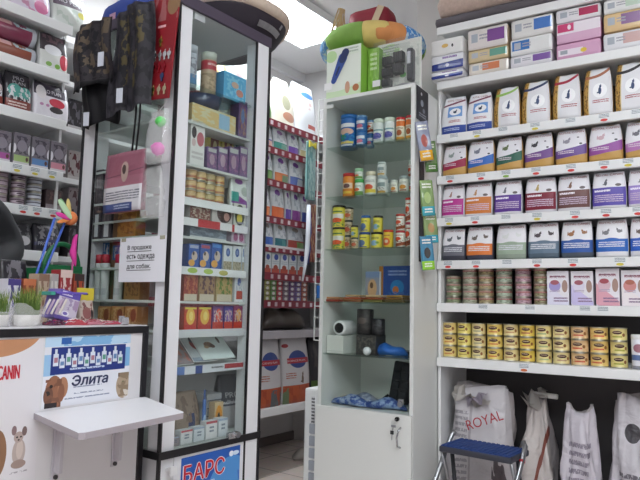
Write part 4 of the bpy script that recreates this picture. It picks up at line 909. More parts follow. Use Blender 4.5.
# flat round-picture cartons
for i,(a,b,p,l) in enumerate([(190,211,paint('6f4038',[('n',.05,.1,.95,.9,7,'b0a090'),('r',0,.85,1,1,'8f2f34')]),'flat red brown carton, left of the two round picture cartons'),(212,232.5,paint('b9b4b0',[('e',.6,.5,.36,.46,'4a3432'),('e',.72,.36,.14,.2,'b98f86')]),'flat carton with a round puppy picture'),(233.5,252,paint('c4c6be',[('e',.5,.5,.4,.46,'3f4a34'),('e',.5,.35,.22,.22,'d8c84a'),('l',.3,.05,.9,.2,1,'8f8fa0')]),'flat carton with a round picture and yellow spot')]):
    gbox(4,a,b,202.5+i,p,'a9a4a0',l)
gbox(5,190,227,227,paint('5f6a78',[('n',0,.1,1,.9,4,'7a8794'),('r',0,0,1,.12,'c0c4c4')]),'56606c','flat grey blue carton above the blue dog packs',d=.10)
gbox(5,231.5,250.5,231.5,paint('b0a0b0',[('e',.3,.45,.16,.35,'8f3f6f'),('e',.72,.45,.16,.35,'8f3f6f'),('r',.48,0,.54,1,'d9d0d9')]),'9f8f9f','small pale pack with two magenta marks')
for i in range(3): gbox(6,188.5+11.4*i,199.4+11.4*i,244-.8*(i==2),paint('2f57a0',[('e',.55,.5,.28,.2,'c4b4a4'),('e',.45,.6,.1,.08,'4a3a34'),('e',.3,.2,.3,.14,'d8a04a'),('r',.1,.82,.9,.95,['a0a8c0','a84a5a','4f86c8'][i])]),'2a4a8a','blue pack with white dog and orange bowl, %s from the left'%ORD[i],'pack','dog_treat_pack',group='blue dog packs in the glass cabinet')
for i in range(3): gbox(6,223.5+9.2*i,232.2+9.2*i,245.5+.3*i,paint('d2d6da',[('e',.5,.72,.24,.17,'34508f'),('e',.5,.72,.14,.09,'6f86b8'),('r',.0,.0,1,.36,'a8a08a'),('n',.05,.02,.95,.34,7,'7f7358')]),'c9cdd2','white pack with a blue disc, %s from the left'%ORD[i],'pack','dog_treat_pack',group='white packs with a blue disc')
for i,(a,b,c,c2,l) in enumerate([(183.5,198,'8f3f38','b06a4a','dark red carton'),(199,215,'9a7a5a','5a3a44','tan carton with dark print'),(216,232.5,'a8905f','5f7a3a','olive and tan carton')]):
    gbox(7,a,b,273.5-.3*i,paint(c,[('n',.05,.1,.95,.95,5,c2),('r',.05,.0,.95,.25,'c4b8a4')]),c,l+' above the red orange pouches')
gbox(7,234.5,248,275.5,paint('d3d4d6',[('e',.5,.75,.2,.15,'4f5f9a'),('r',.2,.1,.9,.42,'b04a40'),('n',.1,.4,.9,.7,6,'a9b0bf')]),'cccdd0','white packet with blue top and red base by the right post')
for i,(a,b) in enumerate([(184,197),(198,211.5)]): gbox(8,a,b,307,paint('b8402c',[('e',.5,.58,.34,.36,'dcae4a'),('e',.55,.6,.16,.2,'e6d07a'),('r',0,0,1,.2,'b82f2a'),('r',.05,.9,.95,.98,'c9c04a')]),'a83a2a','red pouch with yellow picture, %s one'%['left','right'][i],'pouch','treat_pouch',group='red pouches in the glass cabinet')
for i,(a,b,c,c2) in enumerate([(212.5,223.5,'6a3f7a','d9502f'),(224,233,'4f4488','8f6ab0'),(233.5,245.5,'8f3f6a','e0a03a')]): gbox(8,a,b,306,paint(c,[('r',0,0,1,.32,'c03a2a'),('e',.55,.6,.25,.28,c2),('n',.1,.3,.9,.8,7,'c9b4a8')]),c,'pouch with %s print over a red base'%['purple and red','violet','plum and orange'][i],'pouch','treat_pouch')
# leaning leaflets and booklets
for i,(a,b,p,l) in enumerate([(176,196,paint('8f8286',[('n',.1,.1,.9,.9,4,'a86a60')]),'dull brown booklet leaning at the left behind the cabinet glass'),(195,218,paint('c0c6cb',[('e',.45,.6,.2,.18,'a84a48'),('e',.4,.75,.1,.1,'4a4a55'),('r',0,0,1,.14,'8f9aa8')]),'grey booklet with a red dressed dog leaning behind cabinet glass'),(213,245,paint('d6dfdf',[('e',.4,.5,.14,.1,'8f6a50'),('e',.5,.45,.08,.07,'5f4034'),('e',.3,.42,.07,.05,'b0906a'),('e',.78,.66,.04,.12,'4a3a34'),('r',.1,.88,.9,.92,'6f9ab0')]),'white booklet with puppies leaning in front of others')]):
    z = GS[9]+.0006; X,w,_ = span(B,a,b,340,YI+.02,z); w = min(w,.15); X = min(X, GX1-.09-w/2)
    L_ = .13; t = thing('booklet',l,'booklet',B,max(X,GX0+.07+w/2),YI+.022-.004*i,z+.006*i,0)
    o = obj('cover', frontbox(w,.004,L_,p,PAPER,.0005), t); o.rotation_euler = (-.82,0,0); o.location=(0,.004,.003)
# bottom of the cabinet
z = GS[10]+.0005
pet_bag(B,222,244,375,YI+.07,z,paint('4a4a52',[('w',.0,.42,.0,0,'a4a0a2'),('n',.55,.75,.95,.98,4,'7d7676'),('l',.1,.42,.95,.5,1,'c4c4c8')],.4,.2),mat('55555c',.4),'dark grey pet food bag with pale base in the cabinet bottom',text=[('PRO',.62,.55,.10,mat('c9c9cc',.5)),('PLAN',.50,.45,.06,mat('b0b0b4',.5))],d=.07,seed=77,topw=.97)
zz = z
for k in range(5):
    X,w,_ = span(B,206.5,221,380,YI+.075,z)
    solo('white_tray', frontbox(w,.07,.026,paint('b4b6bd',[('r',0,0,1,.2,'5a5a66')]),mat('b4b6bd'),.003), 'pale stacked tray, %s from the bottom, beside the dark grey bag'%ORD[k], 'tray', B, X, YI+.11, zz, 0, 'stacked pale trays'); zz += .0265
pet_bag(B,176,202,392,YI+.075,z,paint('a48f80',[('r',.5,.0,.75,.5,'3f4a78'),('n',.1,.3,.9,.9,4,'8a7468')],.4),mat('9a8678'),'beige pouch with navy patch at the left in the cabinet bottom','pouch',d=.06,seed=79,topw=.8,name='treat_pouch')
gcan(B,203.2,206.4,390,YI+.03,z,'slim blue bottle in the cabinet bottom','bottle',paint('3f66a8',[('e',.5,.4,.2,.2,'9ab4d8')]),'spray_bottle','3a5a9a',.6)
gbox(10,214,223,402,paint('c9b08a',[('e',.5,.55,.38,.35,'d8902f'),('e',.5,.5,.16,.18,'4a3a30'),('r',0,0,1,.16,'c4c4cc')]),'b9a080','small pack with an orange dog face in the cabinet bottom','pack','dog_treat_pack',dy=.033,d=.03)
for i,(a,b,yt,c) in enumerate([(171.5,180,437,'8f8488'),(181,193,430,'d2d2d6'),(194,205,427,'c9cfd6'),(206,217.5,421,'dad9dc'),(218.5,228,418,'d0d4da')]):
    gbox(10,a,b,yt,paint(c,[('l',.3,.3,.7,.7,2,'5f6a80'),('r',0,.86,1,1,'b04a55' if i%2 else '9aa8bf')]),c,'small medicine carton, %s from the left along the cabinet bottom front'%ORD[i],dy=-.006,d=.03,name='medicine_carton',group='small cartons at the cabinet bottom')
# goods standing behind the left side glass (frame S)
YS = GX0+.012
def sbox(xl,xr,yt,z,front,side,label,d=.045,dy=0,cat_='carton',name='pet_product_carton',group=None):
    X,w,h = span(S,xl,xr,yt,YS+dy,z); solo(name, frontbox(w-.002,d,h,front,mat(side),.001), label, cat_, S, X, YS+dy+d/2, z+.0005, 0, group)
for i,(a,b) in enumerate([(92,97.2),(98,103.4),(111.5,117)]):
    gcan(S,a,b,254.5-.2*i,YS+.0,GS[7],'white spray can with red cap behind the side glass, %s from the left'%ORD[i],'spray can',paint('c9c9c9',[('r',.3,.1,.7,.3,'b4b4b8')]),'spray_can','b02238',.97,'white spray cans')
sbox(92.5,108,232,GS[7],paint('8f6a50',[('r',.1,.62,.95,.85,'3f6fb0'),('n',.1,.65,.9,.82,9,'c9d4e0'),('r',.1,.88,.95,.95,'6f7a80')]),'7d5a44','brown carton with a blue label behind the spray cans',dy=.05,d=.02)
sbox(109.5,122,236,GS[7],paint('8f6a50',[('r',.1,.62,.95,.85,'4f7ab8'),('n',.1,.65,.9,.82,9,'c9d4e0'),('r',.1,.88,.95,.95,'b04a4a')]),'7d5a44','brown carton with blue label beside the notice',dy=.05,d=.02)
sbox(124,140,262,GS[7],paint('a07a48',[('n',.1,.1,.9,.9,6,'7a5a34')]),'8f6a40','ochre carton behind the paper notice',dy=.02,d=.04)
for i,(a,b) in enumerate([(97.5,110),(111,123.5),(124.5,137)]):
    sbox(a,b,306.5,GS[8],paint('b4804f',[('n',.05,.1,.95,.95,5,'d0a878'),('e',.7,.6,.22,.3,'8f4a34')]),'a06f44','orange brown treat carton low behind the side glass, %s from the left'%ORD[i],group='orange brown treat cartons')
for i,(a,b) in enumerate([(92.5,100),(101.5,111)]): sbox(a,b,170+26*i,GS[5],paint('4a4148',[('r',.25,.03,.75,.35,'c4c4c8'),('n',.1,.4,.9,.9,5,'6a5a60')]),'403840','dark carton with white sticker behind side glass, %s one'%['taller left','shorter right'][i],d=.03)
sbox(113,136,211,GS[5],paint('b0783a',[('n',.1,.1,.9,.9,5,'8f5a2a'),('r',0,0,.2,1,'6a4a34')]),'9a6a34','orange carton behind the pouch with the cat picture',d=.04)
# -------- hung on the cabinet's left side
def drape(label,xc,zt,wt,wb,h,c,seed,tagpos,Y):
    t = thing('dog_coat',label,'dog coat',S,xc,Y,zt-h)
    rnd = random.Random(seed); bm = bmesh.new(); uvl = bm.loops.layers.uv.new('UVMap'); nx,nz = 22,16; g=[]
    for j in range(nz+1):
        v=j/nz; w = wb+(wt-wb)*v**1.3
        row=[]
        for i in range(nx+1):
            u=i/nx
            y=-.012+.011*math.sin(u*9+seed+v*1.5)*(1-.35*v)+.005*math.sin(u*23+v*4+seed)-.014*math.sin(PI*u)
            row.append(bm.verts.new(((u-.5)*w+.01*math.sin(6*v+seed), y, v*h+(.010*math.sin(u*11+seed) if j==0 else 0)-(.02*abs(u-.5) if j==nz else 0))))
        g.append(row)
    for j in range(nz):
        for i in range(nx):
            f=bm.faces.new((g[j][i],g[j][i+1],g[j+1][i+1],g[j+1][i])); f.smooth=True
            for l,uvv in zip(f.loops,((i/nx,j/nz),((i+1)/nx,j/nz),((i+1)/nx,(j+1)/nz),(i/nx,(j+1)/nz))): l[uvl].uv=uvv
    bmesh.ops.solidify(bm,geom=bm.faces[:],thickness=.006)
    obj('cloth', newmesh(bm,[c],smooth=True), t)
    bm = bmesh.new(); uvl = bm.loops.layers.uv.new('UVMap')
    bx(bm,-wb*.33,wb*.33,-.028,-.016,.004,.016,0,.005)
    bm.free()
    o = obj('price_tag', box(-.017,.017,-.0012,0,-.024,.024,mat('d6d9e4',.5)), t, (tagpos[0],-.050,tagpos[1])); o.rotation_euler=(.1,.12,0)
    return t
cl1 = paint('453f45',[('n',.05,.15,.95,1,4,'7d6d5c'),('n',.3,.1,.8,.9,9,'2a272e'),('r',0,.0,1,.08,'1f1e23')],.5)
cl2 = paint('423e46',[('n',.1,.2,.8,.9,5,'726543'),('n',0,0,1,1,11,'2c2a31')],.5)
zt = 2.105
drape('black and brown dog coat hanging at the left of the cabinet side',S.X(94,1.95,1.22),zt,.225,.28,zt-S.Z(92,-2.0,1.22),cl1,1,(S.X(108,1.84,1.21)-S.X(93,1.95,1.22),.07),1.222)
drape('dark dog coat with yellowish print hanging nearer the red card',S.X(134,1.95,1.22),zt+.003,.20,.215,zt-S.Z(114,-1.75,1.22),cl2,4,(S.X(128,1.75,1.21)-S.X(135,1.95,1.22),.045),1.229)
drape('plain black dog coat hanging behind and below the brown one',S.X(97,1.75,1.23),1.95,.24,.26,1.95-S.Z(127,-1.95,1.235),mat('1f1d22',.5,noise=.4,ns=25),7,(-.02,.02),1.2505)
# red card with hanging pendants
X0,X1 = -1.688,-1.552; zb = S.Z(99,-1.62,1.235)
t = thing('pendant_card','red display card hung at the corner post with rows of metal pendants','display card',S,(X0+X1)/2,1.238,zb)
hh = 2.13-zb
bm = bmesh.new(); uvl = bm.loops.layers.uv.new('UVMap'); bx(bm,-.066,.066,0,.006,0,hh,0,.001)
for f in bm.faces:
    for l in f.loops: l[uvl].uv=(l.vert.co.x/.132+.5,l.vert.co.z/hh)
o = obj('card', newmesh(bm,[paint('86121f',[('n',.1,.72,1,1,3,'9a5a5c'),('e',.8,.86,.22,.1,'8a6a4c'),('l',.3,.64,.6,.68,1,'e0b0b4')],.45)]), t); 
o.rotation_euler=(0,.10,0)
def tilt(x,z): return x*math.cos(.1)+z*math.sin(.1), z*math.cos(.1)-x*math.sin(.1)
rows_ = [(.53,[(.0,'c9a25a')]),(.40,[(-.045,'d8d8dc'),(-.022,'d8d8dc'),(.004,'d8d8dc'),(.028,'d8d8dc'),(.05,'d8d8dc')]),(.29,[(-.022,'b02a3a'),(.004,'b02a3a'),(.03,'b02a3a')]),(.205,[(.026,'4f5f8f')]),(.085,[(-.04,'c9b87a'),(-.012,'c9b87a'),(.018,'d8d0b0'),(.046,'d8d0b0')])]
n=0
for r_,(v,ps) in enumerate(rows_):
    for k,(x,c) in enumerate(ps):
        xx,zz = tilt(x,v*hh)
        bm = bmesh.new()
        bmesh.ops.create_cone(bm,cap_ends=True,segments=14,radius1=.0095,radius2=.0095,depth=.002,matrix=Matrix.Rotation(PI/2,4,'X'))
        tube(bm,(0,0,.006),(.003,0,.016),.0016,6); bx(bm,-.004,.004,-.0015,.0015,-.019,-.006)
        rn = ['the top','the second','the third','the fourth','the bottom'][r_]
        solo('metal_pendant', newmesh(bm,[mat(c,.25,.9)]), '%spendant hanging in %s row of the red card%s'%({'d8d8dc':'small silver ','c9a25a':'single gold ','b02a3a':'small red ','4f5f8f':'single blue ','c9b87a':'small brass ','d8d0b0':'pale brass '}[c],rn,(', %s from the left'%ORD[k]) if len(ps)>1 else ''),'pendant',S,(X0+X1)/2+xx,1.2345,zb+zz,0,'pendants on the red card')
# mauve pouch with cat picture
X,zl = S.XZ(124,212,1.225); w = S.X(143.5,1.5,1.225)-S.X(105.5,1.5,1.225); h = S.Z(152,X,1.225)-zl
t = thing('pet_bag_pouch','mauve and white pouch with cat picture hanging on black straps','pouch',S,X,1.222,zl)
me,ys,_ = bag_mesh(w,.022,h,paint('d0cdd2',[('r',0,.58,1,1,'8f5566'),('w',.62,.64,.1,0,'6f3f50'),('r',0,.42,1,.58,'9a6272'),('e',.52,.66,.10,.17,'b09a90'),('e',.5,.7,.05,.08,'4a3a3a'),('r',0,0,.78,.14,'34487f'),('l',.06,.17,.94,.34,4,'6a6a76'),('l',.3,.03,.72,.11,2,'a9b4d0')],.35,.3),mat('8a5a68'),81,topw=1.0,bulge=.3)
obj('pouch_body', me, t)
for dx in (.012,.034): obj('strap', path_tube([(dx,.012,h-.01),(dx+.003,.018,h+.12),(dx-.002,.020,2.06-zl),(dx-.002,.024,2.098-zl)],.0035,BLACK,6), t)
# toy strip: clear bags with a green and a pink ball
X,zp = S.XZ(158.5,149,1.225); zg = S.Z(122,X,1.225)
t = thing('cat_toy_strip','clear plastic toy strip holding a green and a pink spiky ball','cat toy',S,X,1.222,zp-.3)
def spiky(r,c,seed):
    bm = bmesh.new(); bmesh.ops.create_icosphere(bm,subdivisions=3,radius=r); rd=random.Random(seed)
    for v in bm.verts: v.co *= 1+.10*((rd.random()>.72))
    return newmesh(bm,[mat(c,.4)],smooth=True)
obj('pink_ball', spiky(.021,'e055b8',2), t, (.0,0,.3)); obj('green_ball', spiky(.0165,'5fd065',3), t, (.008,0,.3+zg-zp))
def filmbag(w,h,d,seed):
    me,_,_ = bag_mesh(w,d,h,film(),film(),seed,topw=.9,bulge=.6)
    rd=random.Random(seed)
    for v in me.vertices: v.co += Vector((rd.uniform(-.004,.004),rd.uniform(-.003,.003),0))
    return me
obj('clear_bag', filmbag(.085,.17,.05,5), t, (0,0,.255)); obj('clear_bag', filmbag(.085,.16,.04,8), t, (-.02,.003,.085))
obj('string', path_tube([(0,.0,.425),(0.0,.026,.46),(0,.028,2.09-zp+.3)],.0009,mat('d8d8d8',.5),5), t)
# paper notice
X0,X1 = -1.786,-1.548; zb,ztp = 1.172,1.318
t = thing('paper_notice','white paper notice in printed Russian taped to the cabinet side','notice',S,(X0+X1)/2,1.2535,zb)
nw,nh = X1-X0, ztp-zb
obj('sheet', box(-nw/2,nw/2,-.0008,.0004,0,nh,mat('e6e6ec',.6)), t)
for k,s in enumerate(['В продаже','есть одежда','для собак.']):
    w = nw*[.52,.60,.52][k]; zz = nh*(.76-.21*k); xo = -nw*[.06,.03,.06][k]
    obj('lettering', text_mesh(s,nh*.12,mat('2a2a33',.6),w,bold=.02), t, (xo,-.0014,zz))
    obj('underline', box(xo-w/2,xo+w/2,-.0014,-.001,zz-nh*.085,zz-nh*.072,mat('2a2a33',.6)), t)
for sx in (-1,1): obj('tape', box(-.012,.012,-.0016,-.0009,-.006,.006,film('tape',.5,'d9d4b8')), t, (sx*nw*.42,0,nh-.006))
# poster on the lower door
Yp = GYF+.0045
xa = B.X(181,.6,Yp); xb = B.X(240,.6,Yp); zt_ = .622; pw = xb-xa
t = thing('blue_poster','blue poster with big red Russian lettering on the lower cabinet door','poster',B,(xa+xb)/2,Yp,.25)
ph = zt_-.25
obj('sheet', frontbox(pw,.001,ph,paint('2458ae',[('e',.85,.62,.42,.3,'4f8fd0'),('e',.9,.35,.3,.25,'7fb4e0'),('w',.0,.2,.3,0,'1d3f8a'),('e',.84,.94,.04,.025,'e6eef6'),('e',.92,.94,.06,.02,'cfe0f0'),('n',.7,.3,1,.8,3,'3a72c0')]),PAPER,0), t)
obj('headline_outline', text_mesh('БАРС',.055,mat('f0f0f4',.5),pw*.68,bold=.06), t, (-pw*.12,-.0012,ph*.86))
obj('headline', text_mesh('БАРС',.054,mat('c41f33',.5),pw*.67,bold=.02), t, (-pw*.12,-.0018,ph*.86))
for k,s in enumerate(['надежная защита','от блох и клещей','собак и кошек']):
    obj('lettering', text_mesh(s,.014+.004*(k==1),mat('f0f2f8',.5),pw*[.42,.62,.5][k],bold=.012), t, (-pw*[.16,.14,.12][k],-.0013,ph*(.74-.075*k)))
# on the cabinet's top
t = thing('wicker_pet_bed','dark oval pet bed with beige ribbed fleece rim on the glass cabinet','pet bed',B,1.665,1.765,GZ+.0006)
bm = bmesh.new(); n=48; prof=[(.19,.0),(.205,.004),(.235,.035),(.258,.07),(.265,.082),(.245,.082),(.225,.06),(.19,.03),(.01,.025)]
rings=[[bm.verts.new((r*.92*math.cos(2*PI*k/n),r*.98*math.sin(2*PI*k/n),z)) for k in range(n)] for r,z in prof]
for a,b in zip(rings,rings[1:]):
    for k in range(n): bm.faces.new((a[k],a[(k+1)%n],b[(k+1)%n],b[k]))
bm.faces.new(rings[0]); bm.faces.new(rings[-1])
obj('base', newmesh(bm,[mat('2c2530',.7)],smooth=True), t)
bm = bmesh.new(); n=120; k2=10; rr=[]
for i in range(n):
    a=2*PI*i/n; q=.022+.004*(i%2)
    rr.append([bm.verts.new(((.252+q*math.cos(b))*.93*math.cos(a),(.252+q*math.cos(b))*.99*math.sin(a),.098+.026*math.sin(b)+.004*math.sin(5*a))) for b in [2*PI*j/k2 for j in range(k2)]])
for i in range(n):
    for j in range(k2): bm.faces.new((rr[i][j],rr[(i+1)%n][j],rr[(i+1)%n][(j+1)%k2],rr[i][(j+1)%k2]))
obj('fleece_rim', newmesh(bm,[mat('c4b3a4',.95,noise=.2,ns=60)],smooth=True), t)
def arcband(a0,a1,z0,z1,r0,r1,m):
    bm=bmesh.new(); n=10; q=[]
    for i in range(n+1):
        a=a0+(a1-a0)*i/n; q.append([bm.verts.new((r*.92*math.cos(a),r*.98*math.sin(a),z)) for r,z in ((r0,z0),(r1,z1))])
    for i in range(n): bm.faces.new((q[i][0],q[i+1][0],q[i+1][1],q[i][1]))
    bmesh.ops.solidify(bm,geom=bm.faces[:],thickness=.002); return newmesh(bm,[m],smooth=True)
obj('white_band', arcband(-1.75,-1.1,.022,.042,.228,.243,mat('c6c6cc',.4)), t)
for a in (-2.9,-1.22): obj('white_tag', arcband(a,a+.07,.050,.066,.247,.258,mat('d0d0d6',.4)), t)
t = thing('blue_storage_bag','blue fabric bag lying on the glass cabinet behind the coats','bag',S,-1.93,1.30,GZ+.0006)
obj('bag_body', slab(.30,.09,.12,mat('2f4490',.7,noise=.15,ns=12),.003,5), t, (0,.048,0))
obj('pink_label', box(-.018,.018,-.0015,0,0,.028,mat('b98fa4',.6)), t, (-.05,.001,.03))
# ================================================================== COUNTER (frame E: X = along the counter, front at Y = KF)
KF, KX0, KX1, KB, KT = 1.487, -.55, 1.376, 1.96, 1.037
kc = thing('shop_counter','white shop counter with black edging and posters on its front','counter',E,0,0,0)
CW = mat('dcd9dc',.4)
obj('front_panel', box(KX0,KX1-.02,KF,KF+.018,.05,KT-.022,CW), kc)
obj('side_panel', box(KX0,KX0+.018,KF+.0185,KB,.0,KT-.022,CW), kc)
obj('side_panel', box(KX1-.019,KX1-.002,KF+.0185,KB,.0,KT-.022,CW), kc)
obj('plinth', box(KX0+.02,KX1-.02,KF+.03,KF+.045,.0,.05,BLACK), kc)
obj('counter_top', box(KX0,KX1-.001,KF+.002,KB,KT-.0215,KT,mat('e0dde0',.3)), kc)
obj('edge_trim', box(KX0,KX1,KF-.006,KF+.0015,KT-.024,KT-.003,BLACK,.001), kc)
obj('edge_trim', box(KX1-.0195,KX1,KF-.006,KF+.018,.0,KT-.0245,BLACK,.001), kc)
# fold-out shelf with two brackets
t = thing('folding_shelf','white fold-out bag shelf fixed to the counter front on two brackets','shelf',E,0,0,0)
zS = .818
bl,br_ = E.X(33.5,zS,KF), E.X(144,zS,KF)
def flo(px,py,z):
    d = FW + RT*((px-320)/F_PX) - UP*((py-240)/F_PX); p = CAM + d*((z-EYE)/d.z); return p.y, -p.x
fl, fr_ = flo(78.5,433,zS), flo(185,412,zS)
pts = [(bl,KF-.0015),(fl[0],fl[1]),(fl[0]+.012,fl[1]-.008),(fr_[0]-.012,fr_[1]-.006),(fr_[0],fr_[1]+.006),(br_,KF-.0015)]
bm = bmesh.new(); vt=[bm.verts.new((x,y,zS)) for x,y in pts]; vb=[bm.verts.new((x,y,zS-.015)) for x,y in pts]
bm.faces.new(vt); f=bm.faces.new(vb[::-1]); f.material_index=1
for i in range(6):
    f=bm.faces.new((vt[i],vb[i],vb[(i+1)%6],vt[(i+1)%6])); f.material_index=1
obj('shelf_board', newmesh(bm,[mat('e6e4e8',.35),mat('a9a0a6',.5)]), t)
for (x1,y1) in ((54,472),(113.5,459)):
    xb,zb = E.XZ(x1,y1,KF); bm = bmesh.new()
    bx(bm,xb-.011,xb+.011,KF-.005,KF-.001,zb-.02,zS-.0165,0,.001); bx(bm,xb-.005,xb+.005,KF-.028,KF-.0052,zb,zS-.02)
    bx(bm,xb-.011,xb+.011,KF-.17,KF-.0052,zS-.0195,zS-.0155)
    br = obj('bracket', newmesh(bm,[mat('c9c4cc',.35)]), t)
    bm = bmesh.new(); tube(bm,(xb,KF-.005,zb-.012),(xb,KF-.010,zb-.012),.006,10); obj('screw', newmesh(bm,[mat('3a3638',.4)]), br)
# posters on the counter front
x0,x1 = E.X(42.5,.9,KF), E.X(129.5,.95,KF); zb,zt_ = zS+.006, 1.010
w,h = x1-x0, zt_-zb
L_ = [('r',0,.86,1,1,'b9d4ea'),('n',.2,.86,1,1,5,'7fb0da'),('r',.0,.45,.12,.75,'9ac0e2'),('r',.9,.5,1,.8,'7fb0da'),('r',.17,.89,.28,.985,'2f5fa8'),('r',.07,.46,.94,.85,'22357f'),('l',.28,.49,.68,.54,1,'c4cfe6'),
      ('e',.12,.24,.09,.21,'96634a'),('e',.12,.08,.075,.16,'96634a'),('e',.215,.27,.055,.15,'ad7a5c'),('e',.2,.2,.035,.13,'8a5a44'),('e',.065,.17,.05,.13,'6f4a3a'),('e',.09,.30,.018,.025,'241a18'),('e',.055,.20,.028,.04,'2f2624'),('r',.03,.0,.16,.07,'2a2226'),('n',.03,.0,.2,.4,7,'7d523e'),
      ('e',.93,.2,.09,.2,'b09a84'),('r',.86,.34,.98,.40,'5f4a3c'),('e',.93,.24,.02,.03,'4f5f3a'),('e',.965,.1,.05,.09,'d9cfc4'),('n',.85,.03,1,.4,9,'8f7a64'),
      ('l',.33,.235,.66,.265,1,'8f94a8'),('l',.34,.14,.68,.175,1,'8f94a8'),('l',.24,.075,.76,.11,1,'8f94a8')]
t = thing('counter_poster','white and navy poster of bottles, a dog and a cat on the counter front','poster',E,(x0+x1)/2,KF-.0011,zb)
obj('sheet', frontbox(w,.001,h,paint('e2e2ea',L_,.35),PAPER,0), t)
obj('headline', text_mesh('Элита',h*.15,mat('2a2f55',.5),w*.42,bold=.05,shear=.12), t, (w*.02,-.0012,h*.35))
for k in range(12):
    bm = bmesh.new(); bw = w*.027; bh = h*(.24 if k%2==0 else .19)
    bx(bm,-bw,bw,-.0008,0,0,bh*.72); bx(bm,-bw*.45,bw*.45,-.0008,0,bh*.72,bh); f=bx(bm,-bw*.7,bw*.7,-.0011,-.0009,bh*.2,bh*.5,1)
    obj('bottle_picture', newmesh(bm,[mat('d9dfea',.4),mat(['b07a8a','6a8ab8','5f9a86'][k%3],.4)]), t, (-w*.38+k*w*.0685,-.0007,h*(.585-.035*(k%2))))
x1 = E.X(38,.8,KF); x0 = x1-.52; w = x1-x0; zb,zt_ = .42,1.008; h = zt_-zb
t = thing('dog_poster','white pet food poster with tan curve, red lettering and a small sitting dog','poster',E,(x0+x1)/2,KF-.0011,zb)
def P(px,py): X,z = E.XZ(px,py,KF-.001); return (X-x0)/w, (z-zb)/h
c1 = P(-5,330); dg1 = P(18.5,452); hd = P(18.5,437); er1=P(13.5,431); er2=P(25,431); ft=P(18,464); d2=P(-4,455)
sx = w/h
obj('sheet', frontbox(w,.001,h,paint('dedadf',[('e',c1[0],c1[1],.25,.115,'c08a66'),('e',dg1[0],dg1[1],.034,.055,'b8a8a2'),('e',dg1[0]+.004,dg1[1]+.01,.018,.04,'cdbdb6'),('e',ft[0],ft[1],.038,.018,'a08a82'),('e',hd[0],hd[1],.025,.023,'b3a09a'),('e',er1[0]+.003,er1[1]+.001,.013,.02,'8a7274'),('e',er2[0]-.003,er2[1]+.001,.013,.02,'75605f'),('e',hd[0]-.008,hd[1],.005,.004,'2a2022'),('e',hd[0]+.012,hd[1],.005,.004,'2a2022'),('e',hd[0]+.001,hd[1]-.012,.005,.004,'3a2c2e'),('e',d2[0],d2[1],.05,.1,'8f6a50'),('l',dg1[0]-.04,P(18,472)[1]-.008,dg1[0]+.05,P(18,472)[1]+.004,1,'a9a4aa')],.35),PAPER,0), t)
xe = E.X(18.5,.9,KF-.001); zl = E.Z(371.5,xe,KF-.001); fw = (xe-E.X(0,.9,KF-.001))*11/4.4
obj('brand_lettering', text_mesh('ROYAL CANIN',.034,mat('c02a3a',.5),fw,bold=.03), t, (xe-fw/2-(x0+x1)/2,-.0012,zl-zb))

# ---- things lying on the counter (frame E)
Z = KT
def film_wrap(r,h,seed,top=1.25):
    bm = bmesh.new(); rd=random.Random(seed); n=22; rings=[]
    for j in range(7):
        v=j/6; rr=r*(1+(top-1)*v)
        rings.append([bm.verts.new((rr*(1+.10*math.sin(5*a+seed)+rd.uniform(-.05,.05))*math.cos(a),rr*(1+rd.uniform(-.06,.06))*math.sin(a),h*v*(1+.22*math.sin(3*a+seed)*(v>.9)))) for a in [2*PI*k/n for k in range(n)]])
    for a,b in zip(rings,rings[1:]):
        for k in range(n): bm.faces.new((a[k],a[(k+1)%n],b[(k+1)%n],b[k]))
    return newmesh(bm,[film('wrap',.30,'f0eef2')],smooth=False)
def grass_pot(xl,xr,yt,label,seed,Y):
    X,w,h = span(E,xl,xr,yt,Y,Z); r=w/2*.86
    t = thing('cat_grass_pot',label,'cat grass',E,X,Y+r,Z+.0006)
    obj('tray', lathe([(r*.82,0),(r*.9,.003),(r,.030),(r*.94,.030),(r*.85,.022),(r*.05,.022)],22,(mat('d6d2cc',.5),)), t)
    rd=random.Random(seed); bm=bmesh.new()
    for i in range(230):
        a=rd.uniform(0,2*PI); q=r*.85*math.sqrt(rd.random()); x,y=q*math.cos(a),q*math.sin(a)
        L=h*rd.uniform(.72,1.0)-.022; dx,dy=x*.25+rd.uniform(-.012,.012),y*.25+rd.uniform(-.012,.012); wd=.0011
        v=[bm.verts.new(p) for p in ((x-wd,y,.022),(x+wd,y,.022),(x+dx*.4+wd*.8,y+dy*.4,.022+L*.6),(x+dx*.4-wd*.8,y+dy*.4,.022+L*.6),(x+dx,y+dy,.022+L))]
        f=bm.faces.new(v[:4]); f.material_index=0; f2=bm.faces.new((v[3],v[2],v[4])); f2.material_index=rd.choice((0,1))
    g=obj('grass', newmesh(bm,[mat('5a7430',.6),mat('8c9a4c',.6)]), t); g['kind']='stuff'
    obj('clear_wrap', film_wrap(r*1.02,h*.45,seed), t)
grass_pot(-16,19,287,'pot of green cat grass in clear wrap at the left edge of the counter',3,KF+.045)
grass_pot(20,50,284,'pot of green cat grass in clear wrap, right one of the two',9,KF+.04)
